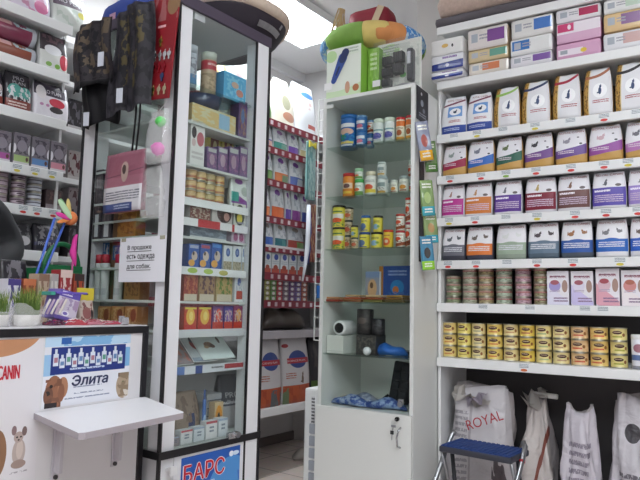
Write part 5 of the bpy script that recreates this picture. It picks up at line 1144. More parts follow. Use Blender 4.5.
# leaning purple carton of lollipop-like sticks
X,w,h = span(E,47,82,284,KF+.10,Z)
t = thing('treat_stick_display','purple and white display carton of treat sticks tipped to the left','display box',E,X-.012,KF+.13,Z+.002)
o = obj('carton', frontbox(w*.62,.06,h*.72,paint('c9c0d0',[('r',0,.0,1,.12,'6a58a8'),('n',.05,.35,.95,.75,6,'9f8fb0'),('r',.0,.76,1,1,'5f4fa8'),('e',.45,.22,.18,.09,'e8e4ee'),('e',.45,.22,.11,.055,'7a6ab8'),('l',.1,.78,.6,.96,2,'d8d0e8'),('r',.75,.4,.97,.72,'a88fb0')],.4),mat('7a6ab0'),.002), t, (.012,0,.012)); o.rotation_euler=(0,.22,0)
obj('carton_top', box(-.05,.055,-.032,.034,h*.74,h*.79,mat('6a58b8',.4),.002), t, (.03,0,0))
obj('teal_flap', box(-.066,-.052,-.03,.03,h*.70,h*.79,mat('3f9a8a',.4),.002), t, (.03,0,0))
for k in range(5):
    bm=bmesh.new(); tube(bm,(-.062+.013*k,-.035,.03),(-.042+.013*k,-.036,h*.6),.0035,6); o=obj('treat_stick', newmesh(bm,[mat(['d9d0c8','b9a0b8'][k%2],.5)]), t)
# yellow-headed pack
X,w,h = span(E,80,97,289,KF+.12,Z)
t = thing('yellow_top_pack','small brown treat pack with bright yellow header card on the counter','treat pack',E,X,KF+.14,Z+.0006)
me,_,_ = bag_mesh(w*.85,.035,h*.68,paint('c4b4a8',[('n',.1,.1,.9,.9,4,'7a4a4a'),('e',.5,.45,.3,.25,'8f5a58'),('e',.85,.4,.1,.2,'2a2428')],.3,.3),mat('b9a898'),91,topw=1)
obj('pack_body', me, t)
obj('header_card', frontbox(w,.004,h*.36,paint('cdbb3a',[('r',.35,.45,.65,.58,'4a3f2a')]),mat('cdbb3a')), t, (0,0,h*.66))
# sachets lying in front
def flat_sachet(px,py,w,d,hh,c,c2,label,rz,seed):
    yy = KF+.05+ (326-py)*.010; X = E.X(px,Z,yy)
    rd=random.Random(seed); bm=bmesh.new(); n=8; uvl=bm.loops.layers.uv.new('UVMap'); T=[];Bm=[]
    for i in range(n+1):
        a=[];b=[]
        for j in range(n+1):
            u,v=i/n,j/n; e=(math.sin(PI*u)*math.sin(PI*v))**.5
            a.append(bm.verts.new(((u-.5)*w,(v-.5)*d,.002+hh*e*(1+rd.uniform(-.25,.25))))); b.append(bm.verts.new(((u-.5)*w,(v-.5)*d,.0)))
        T.append(a);Bm.append(b)
    for i in range(n):
        for j in range(n):
            f=bm.faces.new((T[i][j],T[i+1][j],T[i+1][j+1],T[i][j+1]))
            for l,q in zip(f.loops,((i,j),(i+1,j),(i+1,j+1),(i,j+1))): l[uvl].uv=(q[0]/n,q[1]/n)
            bm.faces.new((Bm[i][j],Bm[i][j+1],Bm[i+1][j+1],Bm[i+1][j]))
    for i in range(n):
        for (P0,P1) in (((i,0),(i+1,0)),((i,n),(i+1,n)),((0,i),(0,i+1)),((n,i),(n,i+1))):
            bm.faces.new((T[P0[0]][P0[1]],T[P1[0]][P1[1]],Bm[P1[0]][P1[1]],Bm[P0[0]][P0[1]]))
    solo('treat_sachet', newmesh(bm,[paint(c,[('n',0,.1,1,.9,4,c2),('e',.5,.5,.2,.2,c2)],.25,.5)]), label, 'sachet', E, X, yy+d/2, Z+.0006, rz, 'sachets lying on the counter')
flat_sachet(60,324,.075,.05,.012,'4a1a34','7a2a44','dark maroon sachet, leftmost of those lying on the counter',.15,1)
flat_sachet(79,325,.07,.045,.016,'a03a44','d8c8c8','red and white sachet between the maroon and the pink one',-.2,2)
flat_sachet(97,325,.075,.045,.012,'b06a78','8f2a3a','pink and red sachet below the yellow headed pack',.1,3)
flat_sachet(116,326,.085,.04,.009,'a84a5a','c9b4b8','flat red sachet, rightmost on the counter near its black corner',.05,4)
flat_sachet(82,318,.085,.05,.018,'d0d0dc','6a6a9a','white and violet sachet behind the red ones',.2,5)
flat_sachet(103,318,.06,.045,.012,'c0a9a4','8a4a50','tan and red sachet behind the pink one',-.1,6)
X,z_ = E.XZ(128,330,KF-.008)
bm=bmesh.new(); bx(bm,-.012,.012,-.012,.0,-.012,.012,0,.004); bx(bm,-.02,.0,-.006,0,-.004,.016,0,.003)
solo('shiny_clip', newmesh(bm,[mat('d8d8e0',.15,.9)]), 'small shiny clip on the black counter edge above the poster','clip',E,X,KF+.0145,KT+.0125)
# back row of small cartons
for i,(a,b,yt,c,c2,l) in enumerate([(7,21,279,'d0cdd6','4a3f80','white and violet carton'),(22,36,279,'8f3f2f','c0704a','red brown carton'),(37,49,274,'b9a58f','8a6a58','tan carton'),(50,58,274,'cfc9c4','a9a0a0','pale carton'),(59,72,270,'9a2f34','d8c0b8','red carton with white letters'),(73,84,274,'a84a34','3a2a2a','orange red carton beside the cabinet post')]):
    X,w,h = span(E,a,b,yt,KF+.25,Z)
    solo('pet_product_carton', frontbox(w-.003,.05,h,paint(c,[('n',.08,.1,.92,.9,4,c2),('r',0,.85,1,1,c2)]),mat(c)), l+' standing at the back of the counter','carton',E,X,KF+.28,Z+.0005,random.uniform(-.05,.05))
X,w,h = span(E,1,29,262,KF+.36,Z)
t = pet_bag(E,1,29,260,KF+.36,Z,paint('232026',[('n',.2,.45,.9,1,5,'6a666c')],.35,.2),mat('232026'),'black pet food bag with white lettering at the back of the counter','pet food bag',text='PRO PLAN',tc=mat('cfcfd4',.5),tv=.34,tw=.8,th=.17,seed=93,d=.06)
# green basket
xl,xr = E.X(40.5,1.2,KF+.37), E.X(82,1.2,KF+.37); X=(xl+xr)/2; w=xr-xl-.006
zt_ = E.Z(242,X,KF+.37); zbar = E.Z(269,X,KF+.37)
t = thing('green_basket','dark green plastic basket with an arched handle on the counter','basket',E,X,KF+.42,Z+.0006)
GM = mat('1d6b3f',.4); hb = zbar-Z-.02
bm=bmesh.new()
vo=[]; 
def ring(wx,wy,z): return [bm.verts.new((sx*wx,sy*wy,z)) for sx,sy in ((-1,-1),(1,-1),(1,1),(-1,1))]
r0,r1,r2,r3 = ring(w*.40,.04,0),ring(w*.5,.05,hb+.02),ring(w*.47,.045,hb+.02),ring(w*.37,.036,.004)
for a,b in ((r0,r1),(r1,r2),(r2,r3)):
    for k in range(4): bm.faces.new((a[k],a[(k+1)%4],b[(k+1)%4],b[k]))
bm.faces.new(r0); bm.faces.new(r3)
obj('basket_body', newmesh(bm,[GM]), t)
obj('rim', box(-w*.5,w*.5,-.056,-.0505,hb+.0,hb+.032,GM,.002), t)
ah = zt_-(Z+hb+.02)
obj('handle', path_tube([(-(w*.5-.012)*math.cos(PI*k/20),-.047,hb+.02+(ah-.008)*math.sin(PI*k/20)) for k in range(21)],.0085,GM,10), t)
# teaser wands leaning in a cup
X,zz = E.XZ(33,284,KF+.31)
t = thing('wand_cup','dark cup holding cat teaser wands behind the counter goods','cup',E,X,KF+.335,Z+.0005)
obj('cup', lathe([(.022,0),(.026,.07),(.023,.07),(.02,.004),(.002,.004)],18,(mat('3a3f4f',.4),)), t)
xt,ztp = E.XZ(66,219,KF+.335)
def wand(label,c,dx0,ball,feath):
    t = thing('teaser_wand',label,'cat toy',E,X+dx0*.5,KF+.335,Z+.008)
    v = Vector((xt-X+dx0,0,ztp-Z-.01)); obj('stick', path_tube([(0,0,0),v],.0042,mat(c,.4),8), t)
    if ball:
        bm=bmesh.new(); bmesh.ops.create_uvsphere(bm,u_segments=16,v_segments=10,radius=.024,matrix=Matrix.Translation(v+Vector((.013,-.004,.006)))); obj('fluffy_ball', newmesh(bm,[mat('e0834f',.9,noise=.3,ns=60)],smooth=True), t)
    for k,(c2,ang,L) in enumerate(feath):
        bm=bmesh.new(); p=v; n=Vector((math.sin(ang),0,math.cos(ang)))*L
        bmesh.ops.create_uvsphere(bm,u_segments=10,v_segments=8,radius=1,matrix=Matrix.Translation(p+n*.5+Vector((0,-.014-.004*k,0)))@Matrix.Rotation(ang,4,'Y')@Matrix.Diagonal((L*.14,.004,L*.5,1)))
        obj('feather', newmesh(bm,[mat(c2,.8)]), t)
wand('blue teaser wand with orange ball and green, orange and pink feathers','3f5fb8',0,True,[('7fb07a',-.5,.075),('d9c27a',-.15,.07),('e08a4a',-1.9,.05),('d83f9a',-1.35,.06),('b9d8b0',-.75,.08)])
wand('plain blue teaser wand beside the one with the orange ball','4a6ac4',-.028,False,[])
X5,z5 = E.XZ(72.5,255,KF+.33)
t = thing('pink_wand','bright pink feather toy standing by the white cabinet post','cat toy',E,E.X(71,1.1,KF+.33),KF+.335,Z+.0005)
bm=bmesh.new(); tube(bm,(0,0,0),(0,0,E.Z(240,X5,KF+.33)-Z),.003,6); obj('stick', newmesh(bm,[mat('d05a9a',.5)]), t)
pl_=obj('plume', lumpy(.11,.011,.02,mat('dd3f9f',.8),5), t, (.012,0,E.Z(250,X5,KF+.33)-Z)); pl_.rotation_euler=(0,-PI/2,0)

# ================================================================== SHELVES ALONG THE LEFT WALL (frame B)
# nearer bay
LYF,LX0,LX1 = 2.60,.35,1.505
LZ = [.60,.84,1.06,1.275,1.467,1.64,1.878,2.10,2.33]; LT=.045
lu = thing('shelving_unit','white wall shelving of pet food behind the counter','shelving',B,0,0,0)
obj('side_panel', box(LX1+.001,LX1+.013,LYF+.06,3.09,0,2.32,WHITE2), lu); obj('side_panel', box(LX0,LX0+.012,LYF+.02,3.09,0,2.7,WHITE2), lu)
obj('back_panel', box(LX0+.013,LX1-.013,3.092,3.10,.55,2.7,mat('6f6b70',.6)), lu)
for i,z in enumerate(LZ):
    bm=bmesh.new(); bx(bm,LX0+.013,LX1,LYF+.0195,3.09,z+.015,z+LT); bx(bm,LX0,LX1,LYF,LYF+.019,z,z+LT-.0004,0,.003)
    sh=obj('shelf', newmesh(bm,[WHITE]), lu)
    for px,c in {5:[(17,Y_),(35,Y_),(52,Y_)],4:[(23,R_),(37,R_),(53,R_)]}.get(i,[]): obj('price_tag', tag_me[c], sh, (B.X(px,z+.02,LYF),LYF-.0008,z+.006))
LG='goods on the shelving behind the counter'
ppl = lambda bc,mc: paint('2c272e',[('r',0,.0,1,.26,bc),('e',.35,.5,.28,.18,mc),('e',.75,.48,.22,.16,mc),('n',.05,.26,.95,.62,6,'c9ccd0'),('l',.1,.06,.8,.2,2,'d9c9c4')],.3,.3)
z=LZ[8]+LT
pet_bag(B,12,52,-18,LYF+.03,z,paint('cfc4d4',[('n',.1,.1,.9,.8,3,'c08aa8'),('e',.75,.3,.2,.2,'c06a90')],.3,.3),mat('c9bccb'),'white and pink pet food bag on the top shelf behind the counter',seed=101,d=.09,hmax=min([q for q in LZ+[3.0] if q>z])-.004-z)
pet_bag(B,54,88,-6,LYF+.03,z,paint('d0d4cf',[('w',.62,1.2,.1,0,'5a4a5a'),('n',.1,.1,.9,.6,3,'bcc6bd'),('e',.85,.5,.12,.1,'d8cf5a')],.3,.3),mat('c4c8c4'),'white pet food bag with dark top on the top shelf behind the counter',text='PRO PLAN',tc=mat('d9d9de',.5),tv=.78,tw=.8,th=.13,seed=102,d=.09,hmax=min([q for q in LZ+[3.0] if q>z])-.004-z)
z=LZ[7]+LT
def roll(xl,xr,yt,yb,label,c,z):
    x0,x1=B.X(xl,z+.04,LYF+.04),B.X(xr,z+.04,LYF+.04); xm=(x0+x1)/2; d=B.Z(yt,xm,LYF+.04)-B.Z(yb,xm,LYF+.04)
    t=thing('sausage_pack',label,'pet food roll',B,xm,LYF+.045+d/2,z)
    bm=bmesh.new(); uvl=bm.loops.layers.uv.new('UVMap'); n=16; W=x1-x0; prof=[(-.5,.3),(-.485,.75),(-.46,1),(.40,1),(.44,.98),(.5,.96)]
    rg=[[bm.verts.new((u*W,-d/2*q*math.cos(2*PI*(k/n)),d/2+d/2*q*math.sin(2*PI*(k/n)))) for k in range(n)] for u,q in prof]
    for i in range(len(prof)-1):
        for k in range(n):
            f=bm.faces.new((rg[i][k],rg[i+1][k],rg[i+1][(k+1)%n],rg[i][(k+1)%n])); f.smooth=True; f.material_index=1 if i>=3 else 0
            for l,(a,b) in zip(f.loops,((i,k),(i+1,k),(i+1,k+1),(i,k+1))): l[uvl].uv=(prof[a][0]+.5,((b+n/4)%n if b<=n else 0)/n)
    bm.faces.new(rg[0]); f=bm.faces.new(rg[-1]); f.material_index=1
    obj('roll_body', newmesh(bm,[paint(c,[('r',.0,.28,1,.48,c),('n',.35,.30,.9,.5,8,'a9c0c8'),('r',.25,.30,.5,.42,'c9a0a0'),('r',.0,.48,1,.56,'4a5f66'),('r',.0,.56,1,.8,'2f2a33')],.3,.3),mat('b9bcc4',.4)]), t)
    return z+d
zr = roll(-14,37,37,56.5,'long brown and teal pet food roll lying under another behind the counter','8a4a3a',z+.0006)
roll(-14,38,16,36.5,'long maroon and teal pet food roll lying on top of another','7a2f4a',zr+.0006)
pet_bag(B,40.5,69,24,LYF+.03,z,paint('cfd0cc',[('r',0,.5,1,1,'3a3038'),('e',.45,.55,.3,.14,'e0e0e4'),('e',.85,.3,.18,.2,'b8283f'),('e',.3,.16,.1,.06,'7aa84a'),('e',.6,.14,.1,.06,'7aa84a'),('n',.1,.75,.9,.95,6,'6a5058')],.3,.3),mat('b9bab8'),'white and dark pet food bag with a red apple shape behind the counter',seed=104,d=.08,hmax=min([q for q in LZ+[3.0] if q>z])-.004-z)
z=LZ[6]+LT
pet_bag(B,-22,5,66,LYF+.03,z,ppl('8f4038','c9b9b9'),mat('2c272e'),'dark pet food bag at the left photo edge behind the counter',seed=105,d=.08,hmax=min([q for q in LZ+[3.0] if q>z])-.004-z)
pet_bag(B,6,33,67,LYF+.03,z,ppl('7a352f','4f9a90'),mat('2c272e'),'dark pet food bag with teal picture and red brown base',text=[('PRO',.84,.42,.10,mat('b9b4ba',.5)),('PLAN',.72,.5,.09,mat('b9b4ba',.5))],seed=106,d=.08,hmax=min([q for q in LZ+[3.0] if q>z])-.004-z)
pet_bag(B,34.5,70,83,LYF+.03,z,paint('d2cdd4',[('r',0,.62,1,1,'3a3340'),('e',.2,.7,.14,.2,'d9d2d4'),('e',.64,.46,.24,.13,'b02a3f'),('e',.62,.26,.2,.09,'3f3a3f'),('e',.2,.35,.05,.04,'b07aa0'),('e',.36,.34,.05,.04,'b07aa0')],.3,.3),mat('c4c0c6'),'white and dark pet food bag with red bowl picture behind the counter',text=[('PRO PLAN',.74,.55,.10,mat('d0ccd2',.5))],seed=107,d=.08,hmax=min([q for q in LZ+[3.0] if q>z])-.004-z)
z=LZ[5]+LT
for i,(a,b,yt,c,l) in enumerate([(-9,11,130.5,'a9559a','magenta'),(12.8,30,133.5,'a0b878','green'),(31,49,138,'5f8ac0','blue'),(50,66.5,142.5,'cf8a9a','rose')]):
    X,w,h = span(B,a,b,yt,LYF+.03,z)
    solo('pet_food_carton', frontbox(w-.004,.06,h,paint('77707a',[('r',.0,.0,1,.10,'d0ccd0'),('r',.05,.10,.95,.30,c),('e',.84,.2,.08,.07,'5a3a34'),('n',.08,.34,.92,.9,5,'4a4450'),('e',.5,.6,.3,.18,'8f8894'),('e',.02,.5,.13,.15,'e0dde2'),('e',.98,.5,.1,.15,'e0dde2')],.3,.3),mat('8a848c')),'grey pet food carton with %s label strip behind the counter'%l,'carton',B,X,LYF+.06,z+.0005,0,'grey cartons behind the counter')
z=LZ[4]+LT
lc=[paint('b9aab2',[('r',0,.6,1,.8,'5f4a55'),('r',0,.0,1,.14,'6a545f'),('l',.3,.2,.7,.55,2,'8f7a86')],.35),paint('b4a4ae',[('r',0,.6,1,.8,'57404d'),('r',0,0,1,.14,'57404d'),('e',.5,.38,.1,.15,'4f3f48')],.35),paint('b9bcc4',[('r',0,.55,1,.75,'57525f'),('r',0,0,1,.14,'57525f')],.35)]
for c,(a,b) in enumerate([(-4,10.5),(13.5,28),(30,44.5)]):
    X,w,_=span(B,a,b,190,LYF+.03,z); r=w/2-.001; hh=.0345 if c<2 else .033; me=can_mesh(r,hh,lc[c],20)
    for k in range(4): solo('pet_food_can', me, 'pale pet food can behind the counter, %s of the %s stack'%(['bottom','second from bottom','third from bottom','top'][k],['left','middle','right'][c]), 'can', B, X, LYF+.03+r, z+.0004+k*(hh+.0004), 0, 'stacked cans behind the counter')
for k,(a,b,yt,c) in enumerate([(47,63,190,'4a3a3c')]):
    X,w,h=span(B,a,b,yt,LYF+.06,z); solo('pet_food_carton', frontbox(w,.06,h,paint(c,[('n',.1,.2,.9,.9,4,'6a5050'),('r',.0,.0,1,.3,'8f8488')]),mat(c)),'dark carton right of the can stacks behind the counter','carton',B,X,LYF+.10,z+.0005)
z=LZ[3]+LT
pet_bag(B,10,34,223,LYF+.03,z,paint('3a383d',[('n',.1,.4,.9,.95,4,'7a787c'),('e',.6,.35,.3,.18,'c4c0c4')],.3,.3),mat('33313a'),'dark pet food bag on the low shelf left of the blue wand',seed=111,d=.08,hmax=min([q for q in LZ+[3.0] if q>z])-.004-z)
pet_bag(B,35,62,224,LYF+.03,z,paint('2c2a33',[('n',.1,.45,.9,.95,5,'8a878a'),('w',.3,.42,.2,0,'3a3a5a')],.3,.3),mat('2c2a33'),'dark pet food bag with white lettering on the low shelf behind the wand',text='PRO PLAN',tc=mat('b9b9be',.5),tv=.28,tw=.75,th=.13,seed=112,d=.08,hmax=min([q for q in LZ+[3.0] if q>z])-.004-z)
z=LZ[2]+LT
for i,(a,b,yt,c) in enumerate([(12,36,266,'a9a4a8'),(38,60,268,'4a464c')]):
    X,w,h=span(B,a,b,yt,LYF+.03,z); solo('pet_food_carton', frontbox(w,.08,h,paint(c,[('n',.1,.2,.9,.9,4,'6a6a80')]),mat(c)),['pale','dark'][i]+' carton on the shelf just above the counter goods','carton',B,X,LYF+.08,z+.0005)

# farther bay, along the passage
BYF,BX0,BX1 = 2.75,1.56,3.98
BZT=[.43,.93,1.13,1.315,1.50,1.695,1.945,2.17,2.36]
bu = thing('shelving_unit','white wall shelving with red price strips at the back of the passage','shelving',B,0,0,0)
obj('side_panel', box(BX0,BX0+.012,BYF+.02,3.09,0,2.5,WHITE2), bu); obj('side_panel', box(BX1,BX1+.012,BYF+.02,3.09,0,2.5,WHITE2), bu)
obj('back_panel', box(BX0+.013,BX1-.001,3.092,3.10,.40,2.5,mat('8f8c8e',.6)), bu)
for i,z in enumerate(BZT):
    bm=bmesh.new(); bx(bm,BX0+.013,BX1-.001,BYF+.003,3.09,z-.025,z)
    if i<2: bx(bm,BX0+.013,BX1-.001,BYF-.012,BYF+.0028,z-.05,z,0,.002)
    sh=obj('shelf', newmesh(bm,[WHITE if i!=1 else mat('a9a3a8',.5)]), bu)
    if i>=2:
        W=1.55; rp = paint('8f1f33',[('n',0,.15,1,.85,60,'c9a4a8'),('r',0,.88,1,1,'d9d4d4')],.4) if i not in (4,) else paint('9a2a3a',[('r',0,.62,1,1,'d6d2d2'),('n',0,.1,1,.55,60,'c9a4a8')],.4)
        st=obj('price_strip', frontbox(W,.002,.05,mat('7a1c2e',.4) if i!=4 else paint('7a1c2e',[('r',0,.66,1,1,'d6d2d2')]),mat('7a1c2e',.4),0), sh, (BX0+1.34,BYF+.0015,z-.045))
        for px in range(268,312,7):
            xx=B.X(px+(i*3)%5,z-.02,BYF); 
            o=obj('price_tag', box(-.013,.013,-.001,0,-.014,.014,mat(['d0c4c8','b9a4aa','c4b4b4'][(px+i)%3],.5)), st, (xx-(BX0+1.34),-.0015,.024))
BG='goods on the back shelving'
def hp_(c,c2,e='8f6a9a'): return paint('d8dce0',[('r',0,0,1,.36,c),('r',.5,0,1,.3,c2),('e',.5,.82,.22,.1,e),('n',.1,.4,.9,.75,4,'b4bcc4')],.3,.3)
wm=mat('cfd4d8',.35)
def pouch(a,b,yt,i,front,label,seed,d=.07): pet_bag(B,a,b,yt,BYF+.02,BZT[i],front,wm,label,'pet food pouch',BG,seed=seed,d=d,name='pet_food_pouch',hmax=BZT[i+1]-BZT[i]-.03,topw=.9,gap=.006)
i=8
pet_bag(B,297,318,84,BYF+.02,BZT[i],paint('dfe2e6',[('e',.65,.8,.3,.06,'4f86c0'),('n',.3,.5,.8,.66,5,'d0b4b0'),('r',.55,.12,.95,.2,'c05a50')],.3,.3),mat('d8dce0'),'large white bag with blue lettering on the top back shelf',seed=121,d=.14)
pet_bag(B,274,296,78,BYF+.02,BZT[i],paint('e4dfcf',[('e',.6,.5,.2,.16,'a9a88f'),('e',.7,.2,.3,.1,'c08a70')],.3,.3),mat('e0dccc'),'cream bag leaning left on the top back shelf',seed=122,d=.12,topw=.6)
pet_bag(B,262,273,97,BYF+.02,BZT[i],paint('d0d4c8',[('r',.1,.1,.5,.8,'b03a40'),('r',.55,.1,.9,.8,'5f8a4a')],.3,.3),wm,'small red and green pouch on the top back shelf','pet food pouch',seed=123)
pet_bag(B,232,257,50,BYF+.02,BZT[i],paint('e2e0dc',[('n',.1,.3,.9,.9,4,'c4a4a8')],.3,.3),wm,'white bag with pinkish print seen through the glass cabinet top',seed=124,d=.12)
pet_bag(B,212,230,58,BYF+.02,BZT[i],paint('d8b84f',[('n',.1,.1,.9,.9,4,'c9905a')],.3,.3),mat('d0b048'),'yellow bag seen through the glass cabinet behind the food tube',seed=125,d=.12)
for a,b,yt,c,c2,l in [(264.5,273.5,121,'4a4f9a','c9a08f','white pouch with blue base, first row below the top back shelf'),(274.5,288.5,120,'3f8a80','6a9a8a','white pouch with teal base on the back shelving'),(289.5,300,119,'6a3f9a','7a5aa8','white pouch with purple base near the wire rack'),(301,308.5,122,'c4b48a','d0c49a','narrow cream pouch beside the hanging teal pack')]: pouch(a,b,yt,7,hp_(c,c2),l,hash(l)%97 if 0 else len(l))
for a,b,yt,c,c2,l in [(264,274,150,'5a8a4a','7aa05a','white pouch with green base beside the cabinet post'),(275.5,289.5,151.5,'d07a48','6f8a6a','white pouch with purple heart and orange base'),(291,304,156,'5a6aa8','a9b4c0','white pouch with purple heart and blue base')]: pouch(a,b,yt,6,hp_(c,c2,'7a4a9a'),l,len(l))
for a,b,yt,c,c2,l in [(264,271.5,188,'d9703a','e08a5a','narrow white pouch with orange base behind the post'),(272.5,285.5,186.5,'d9662f','d9703a','white pouch with bright orange base and purple disc'),(286.5,292.5,190,'5f3f9a','6a4aa8','narrow white pouch with violet base'),(293,302,190.5,'7a2f80','8a3a8f','white pouch with magenta base'),(302.8,309.5,193,'3f4f9a','34448a','shiny pouch with navy base')]: pouch(a,b,yt,5,hp_(c,c2,'7a4a9a'),l+', middle back row',len(l))
for a,b,yt,c,c2,l in [(264,274.5,219,'2f5fb8','3a6ac0','white pouch with strong blue base'),(276,288,221,'2f7a86','3f8f90','white pouch with dark teal base'),(289,305,223,'b0483a','7aa05a','white and green pouch with red base')]: pouch(a,b,yt,4,hp_(c,c2,'9a8f86'),l+' on the back shelving',len(l))
for k,(a,b) in enumerate([(264,271),(271.6,279.6),(280.2,288),(288.8,296.6),(297.4,305.5)]):
    X,w,h=span(B,a,b,250.5+.4*k,BYF+.02,BZT[3]); solo('pet_food_carton', frontbox(w-.004,.07,h,paint('cfd3d6',[('e',.55,.72,.28,.13,'3f4f9a'),('r',0,0,1,.22,'b04a38'),('e',.5,.26,.3,.12,'a04a38'),('l',.1,.38,.9,.55,2,'a9b4bc')]),wm),'white carton with blue disc and red base, %s from the cabinet post'%ORD[k],'carton',B,X,BYF+.055,BZT[3]+.0005,0,'white and red cartons on the back shelving')
gc_=['8a8a4a','5f8a4f','a83f48','7a6a78','6a4a78','6f5f8f','a05a4a']
for c in range(7):
    X,w,_=span(B,264.5+6.2*c,270.3+6.2*c,280,BYF+.02,BZT[2]); hh=.034
    me=frontbox(w-.003,.05,hh,paint(gc_[c],[('e',.5,.5,.26,.3,'c9c4c0'),('r',0,0,1,.16,'5a2f3a')]),mat(gc_[c]),.002)
    for k in range(4): solo('pet_food_tray', me, 'tiny %s food tray, %s of its stack on the back shelving'%(['olive','green','red','grey violet','plum','lavender','rust'][c],['bottom','second from bottom','third from bottom','top'][k]), 'food tray', B, X, BYF+.046, BZT[2]+.0005+k*(hh+.0006), 0, 'stacked food trays on the back shelving')
X=B.X(287,BZT[1],BYF+.05)
solo('brown_sack', lumpy(.42,.11,.155,mat('453b34',.35,noise=.5,ns=9,coat=.4),6,18), 'dark brown shiny sack lying on the grey back shelf','sack',B,X,BYF+.13,BZT[1]+.0006)
def hill(a,b,yt,l,seed,mirror=0): 
    e=('e',.56,.66,.34,.135,'2f4488')
    t=pet_bag(B,a,b,yt,BYF+.015,BZT[0],paint('cdc9cb',[('r',0,0,1,.27,'b8552f'),('r',0 if mirror else .5,0,.2 if mirror else 1,.24,'6a7a58' if mirror else '5f6468'),('n',0,.0,1,.26,4,'a8482a'),e,('r',.16,.60,.98,.68,'b02a38'),('l',.1,.36,.45,.46,3,'b06a58'),('e',.12,.87,.12,.03,'a83a40')]+(sitcat(.68,.35,.13,'6a5444') if mirror else [])),mat('c4c0c2'),l,'pet food bag',text=[('SCIENCE PLAN',.64,.66,.028,mat('e6dede',.5))],seed=seed,d=.13,topw=.93)
hill(258.5,283.5,339,'white and orange pet food bag with blue disc, left one of two',131)
hill(284.5,311.5,337.5,'white and orange pet food bag with blue disc and a sitting cat picture',133,1)
pet_bag(B,313,327,336,BYF+.02,BZT[0],paint('28242a',[('r',0,0,1,.3,'4f6a2f'),('n',.1,.4,.9,.9,4,'403a38')],.35),mat('28242a'),'dark bag with green base half hidden behind the cabinet',seed=135,d=.14,hmax=.44)
x=B.X(252,.06,BYF+.1)-.02; solo('yellowish_pack', lumpy(.16,.04,.075,mat('5f5a3a',.4,noise=.5,ns=20),3), 'crumpled olive pack on the floor beside the glass cabinet','pack',B,x,BYF+.14,.0008)
x=B.X(299,.06,BYF+.15); solo('white_pack', lumpy(.16,.05,.07,mat('a9a29c',.4,noise=.3,ns=20),8), 'crumpled white pack on the floor under the lowest back board','pack',B,x,BYF+.12,.0008)
for i,yt,c,c2,l in [(6,100,'2e2a30','6a6670','dark carton high in the far bay left of the cabinet post'),(5,151,'a9a0a0','5a2830','dark red and white carton just left of the white cabinet post'),(4,188,'8f8488','4a2a30','maroon and grey carton left of the cabinet post, below a similar one'),(3,226,'3a353a','77707a','dark carton low in the far bay left of the cabinet post')]:
    for k,(a,b) in enumerate([(68.5,82)]):
        X,w,h=span(B,a,b,yt,BYF+.03,BZT[i]); X=max(X,BX0+.022+w/2)
        solo('pet_food_carton', frontbox(w,.08,h,paint(c,[('n',.0,.1,1,.9,3,c2),('r',0,.0,1,.14,'b9b4b4')]),mat(c)),l,'carton',B,X,BYF+.075,BZT[i]+.0005)
# long packs hanging before the back shelves
def hang(xl,xr,yt,yb,Y,label,name,cat_,front,side,seed,d=.02,topw=1):
    xm,zb=B.XZ((xl+xr)/2,yb,Y); w=B.X(xr,zb,Y)-B.X(xl,zb,Y); h=B.Z(yt,xm,Y)-zb
    t=thing(name,label,cat_,B,xm,Y+d/2,zb); me,_,_=bag_mesh(w,d,h,front,side,seed,topw=topw,bulge=.4); obj('pack_body', me, t)
    obj('hook', path_tube([(0,-.0,h-.006),(0,.0,h+.012),(0,BYF-Y-d/2+.006,h+.016)],.0015,STEEL,6), t)
    return t,w,h
t,w,h=hang(306.5,315.5,142,200,BYF-.05,'long teal hanging pack with a yellow bow','hanging_pack','pack',paint('8fb0ac',[('n',.1,0,.9,1,6,'5f8f8f'),('r',0,.0,.15,1,'4f7f80')],.3,.4),mat('7a9f9c'),141)
bm=bmesh.new()
for s in (-1,1): bx(bm,s*.002,s*.04,-.012,-.002,-.018,.018)
for v in bm.verts: v.co.z*= .35+abs(v.co.x)/.04
bx(bm,-.007,.007,-.014,-.001,-.008,.008,0,.002)
obj('yellow_bow', newmesh(bm,[mat('d8c94a',.5)]), t, (.005,-.004,h-.02))
hang(310,316,204,262,BYF-.045,'narrow red brown hanging pack beside the wire rack','hanging_pack','pack',paint('7a3430',[('n',.1,0,.9,1,6,'a9805a')],.3),mat('6a2c2a'),142)
xm,zb=B.XZ(303,281,BYF-.06); h=B.Z(204,xm,BYF-.06)-zb
t=thing('white_leash','white and blue leash strap hanging in front of the back shelves','leash',B,xm,BYF-.055,zb)
obj('strap', path_tube([(-.0,0,0),(.02,-.004,.1),(.042,-.002,.22),(.05,0,.32),(.052,0,h)],[.006,.012,.017,.018,.014],mat('d6dae2',.5),8), t)
obj('blue_strap', path_tube([(.055,.004,.12),(.075,.006,.24),(.078,.006,.34),(.07,.006,h-.02)],[.008,.014,.014,.01],mat('2a3f8a',.6),8), t)
obj('hook', path_tube([(.052,0,h-.004),(.052,.0,h+.01),(.052,.0635,h+.014)],.0018,STEEL,6), t)

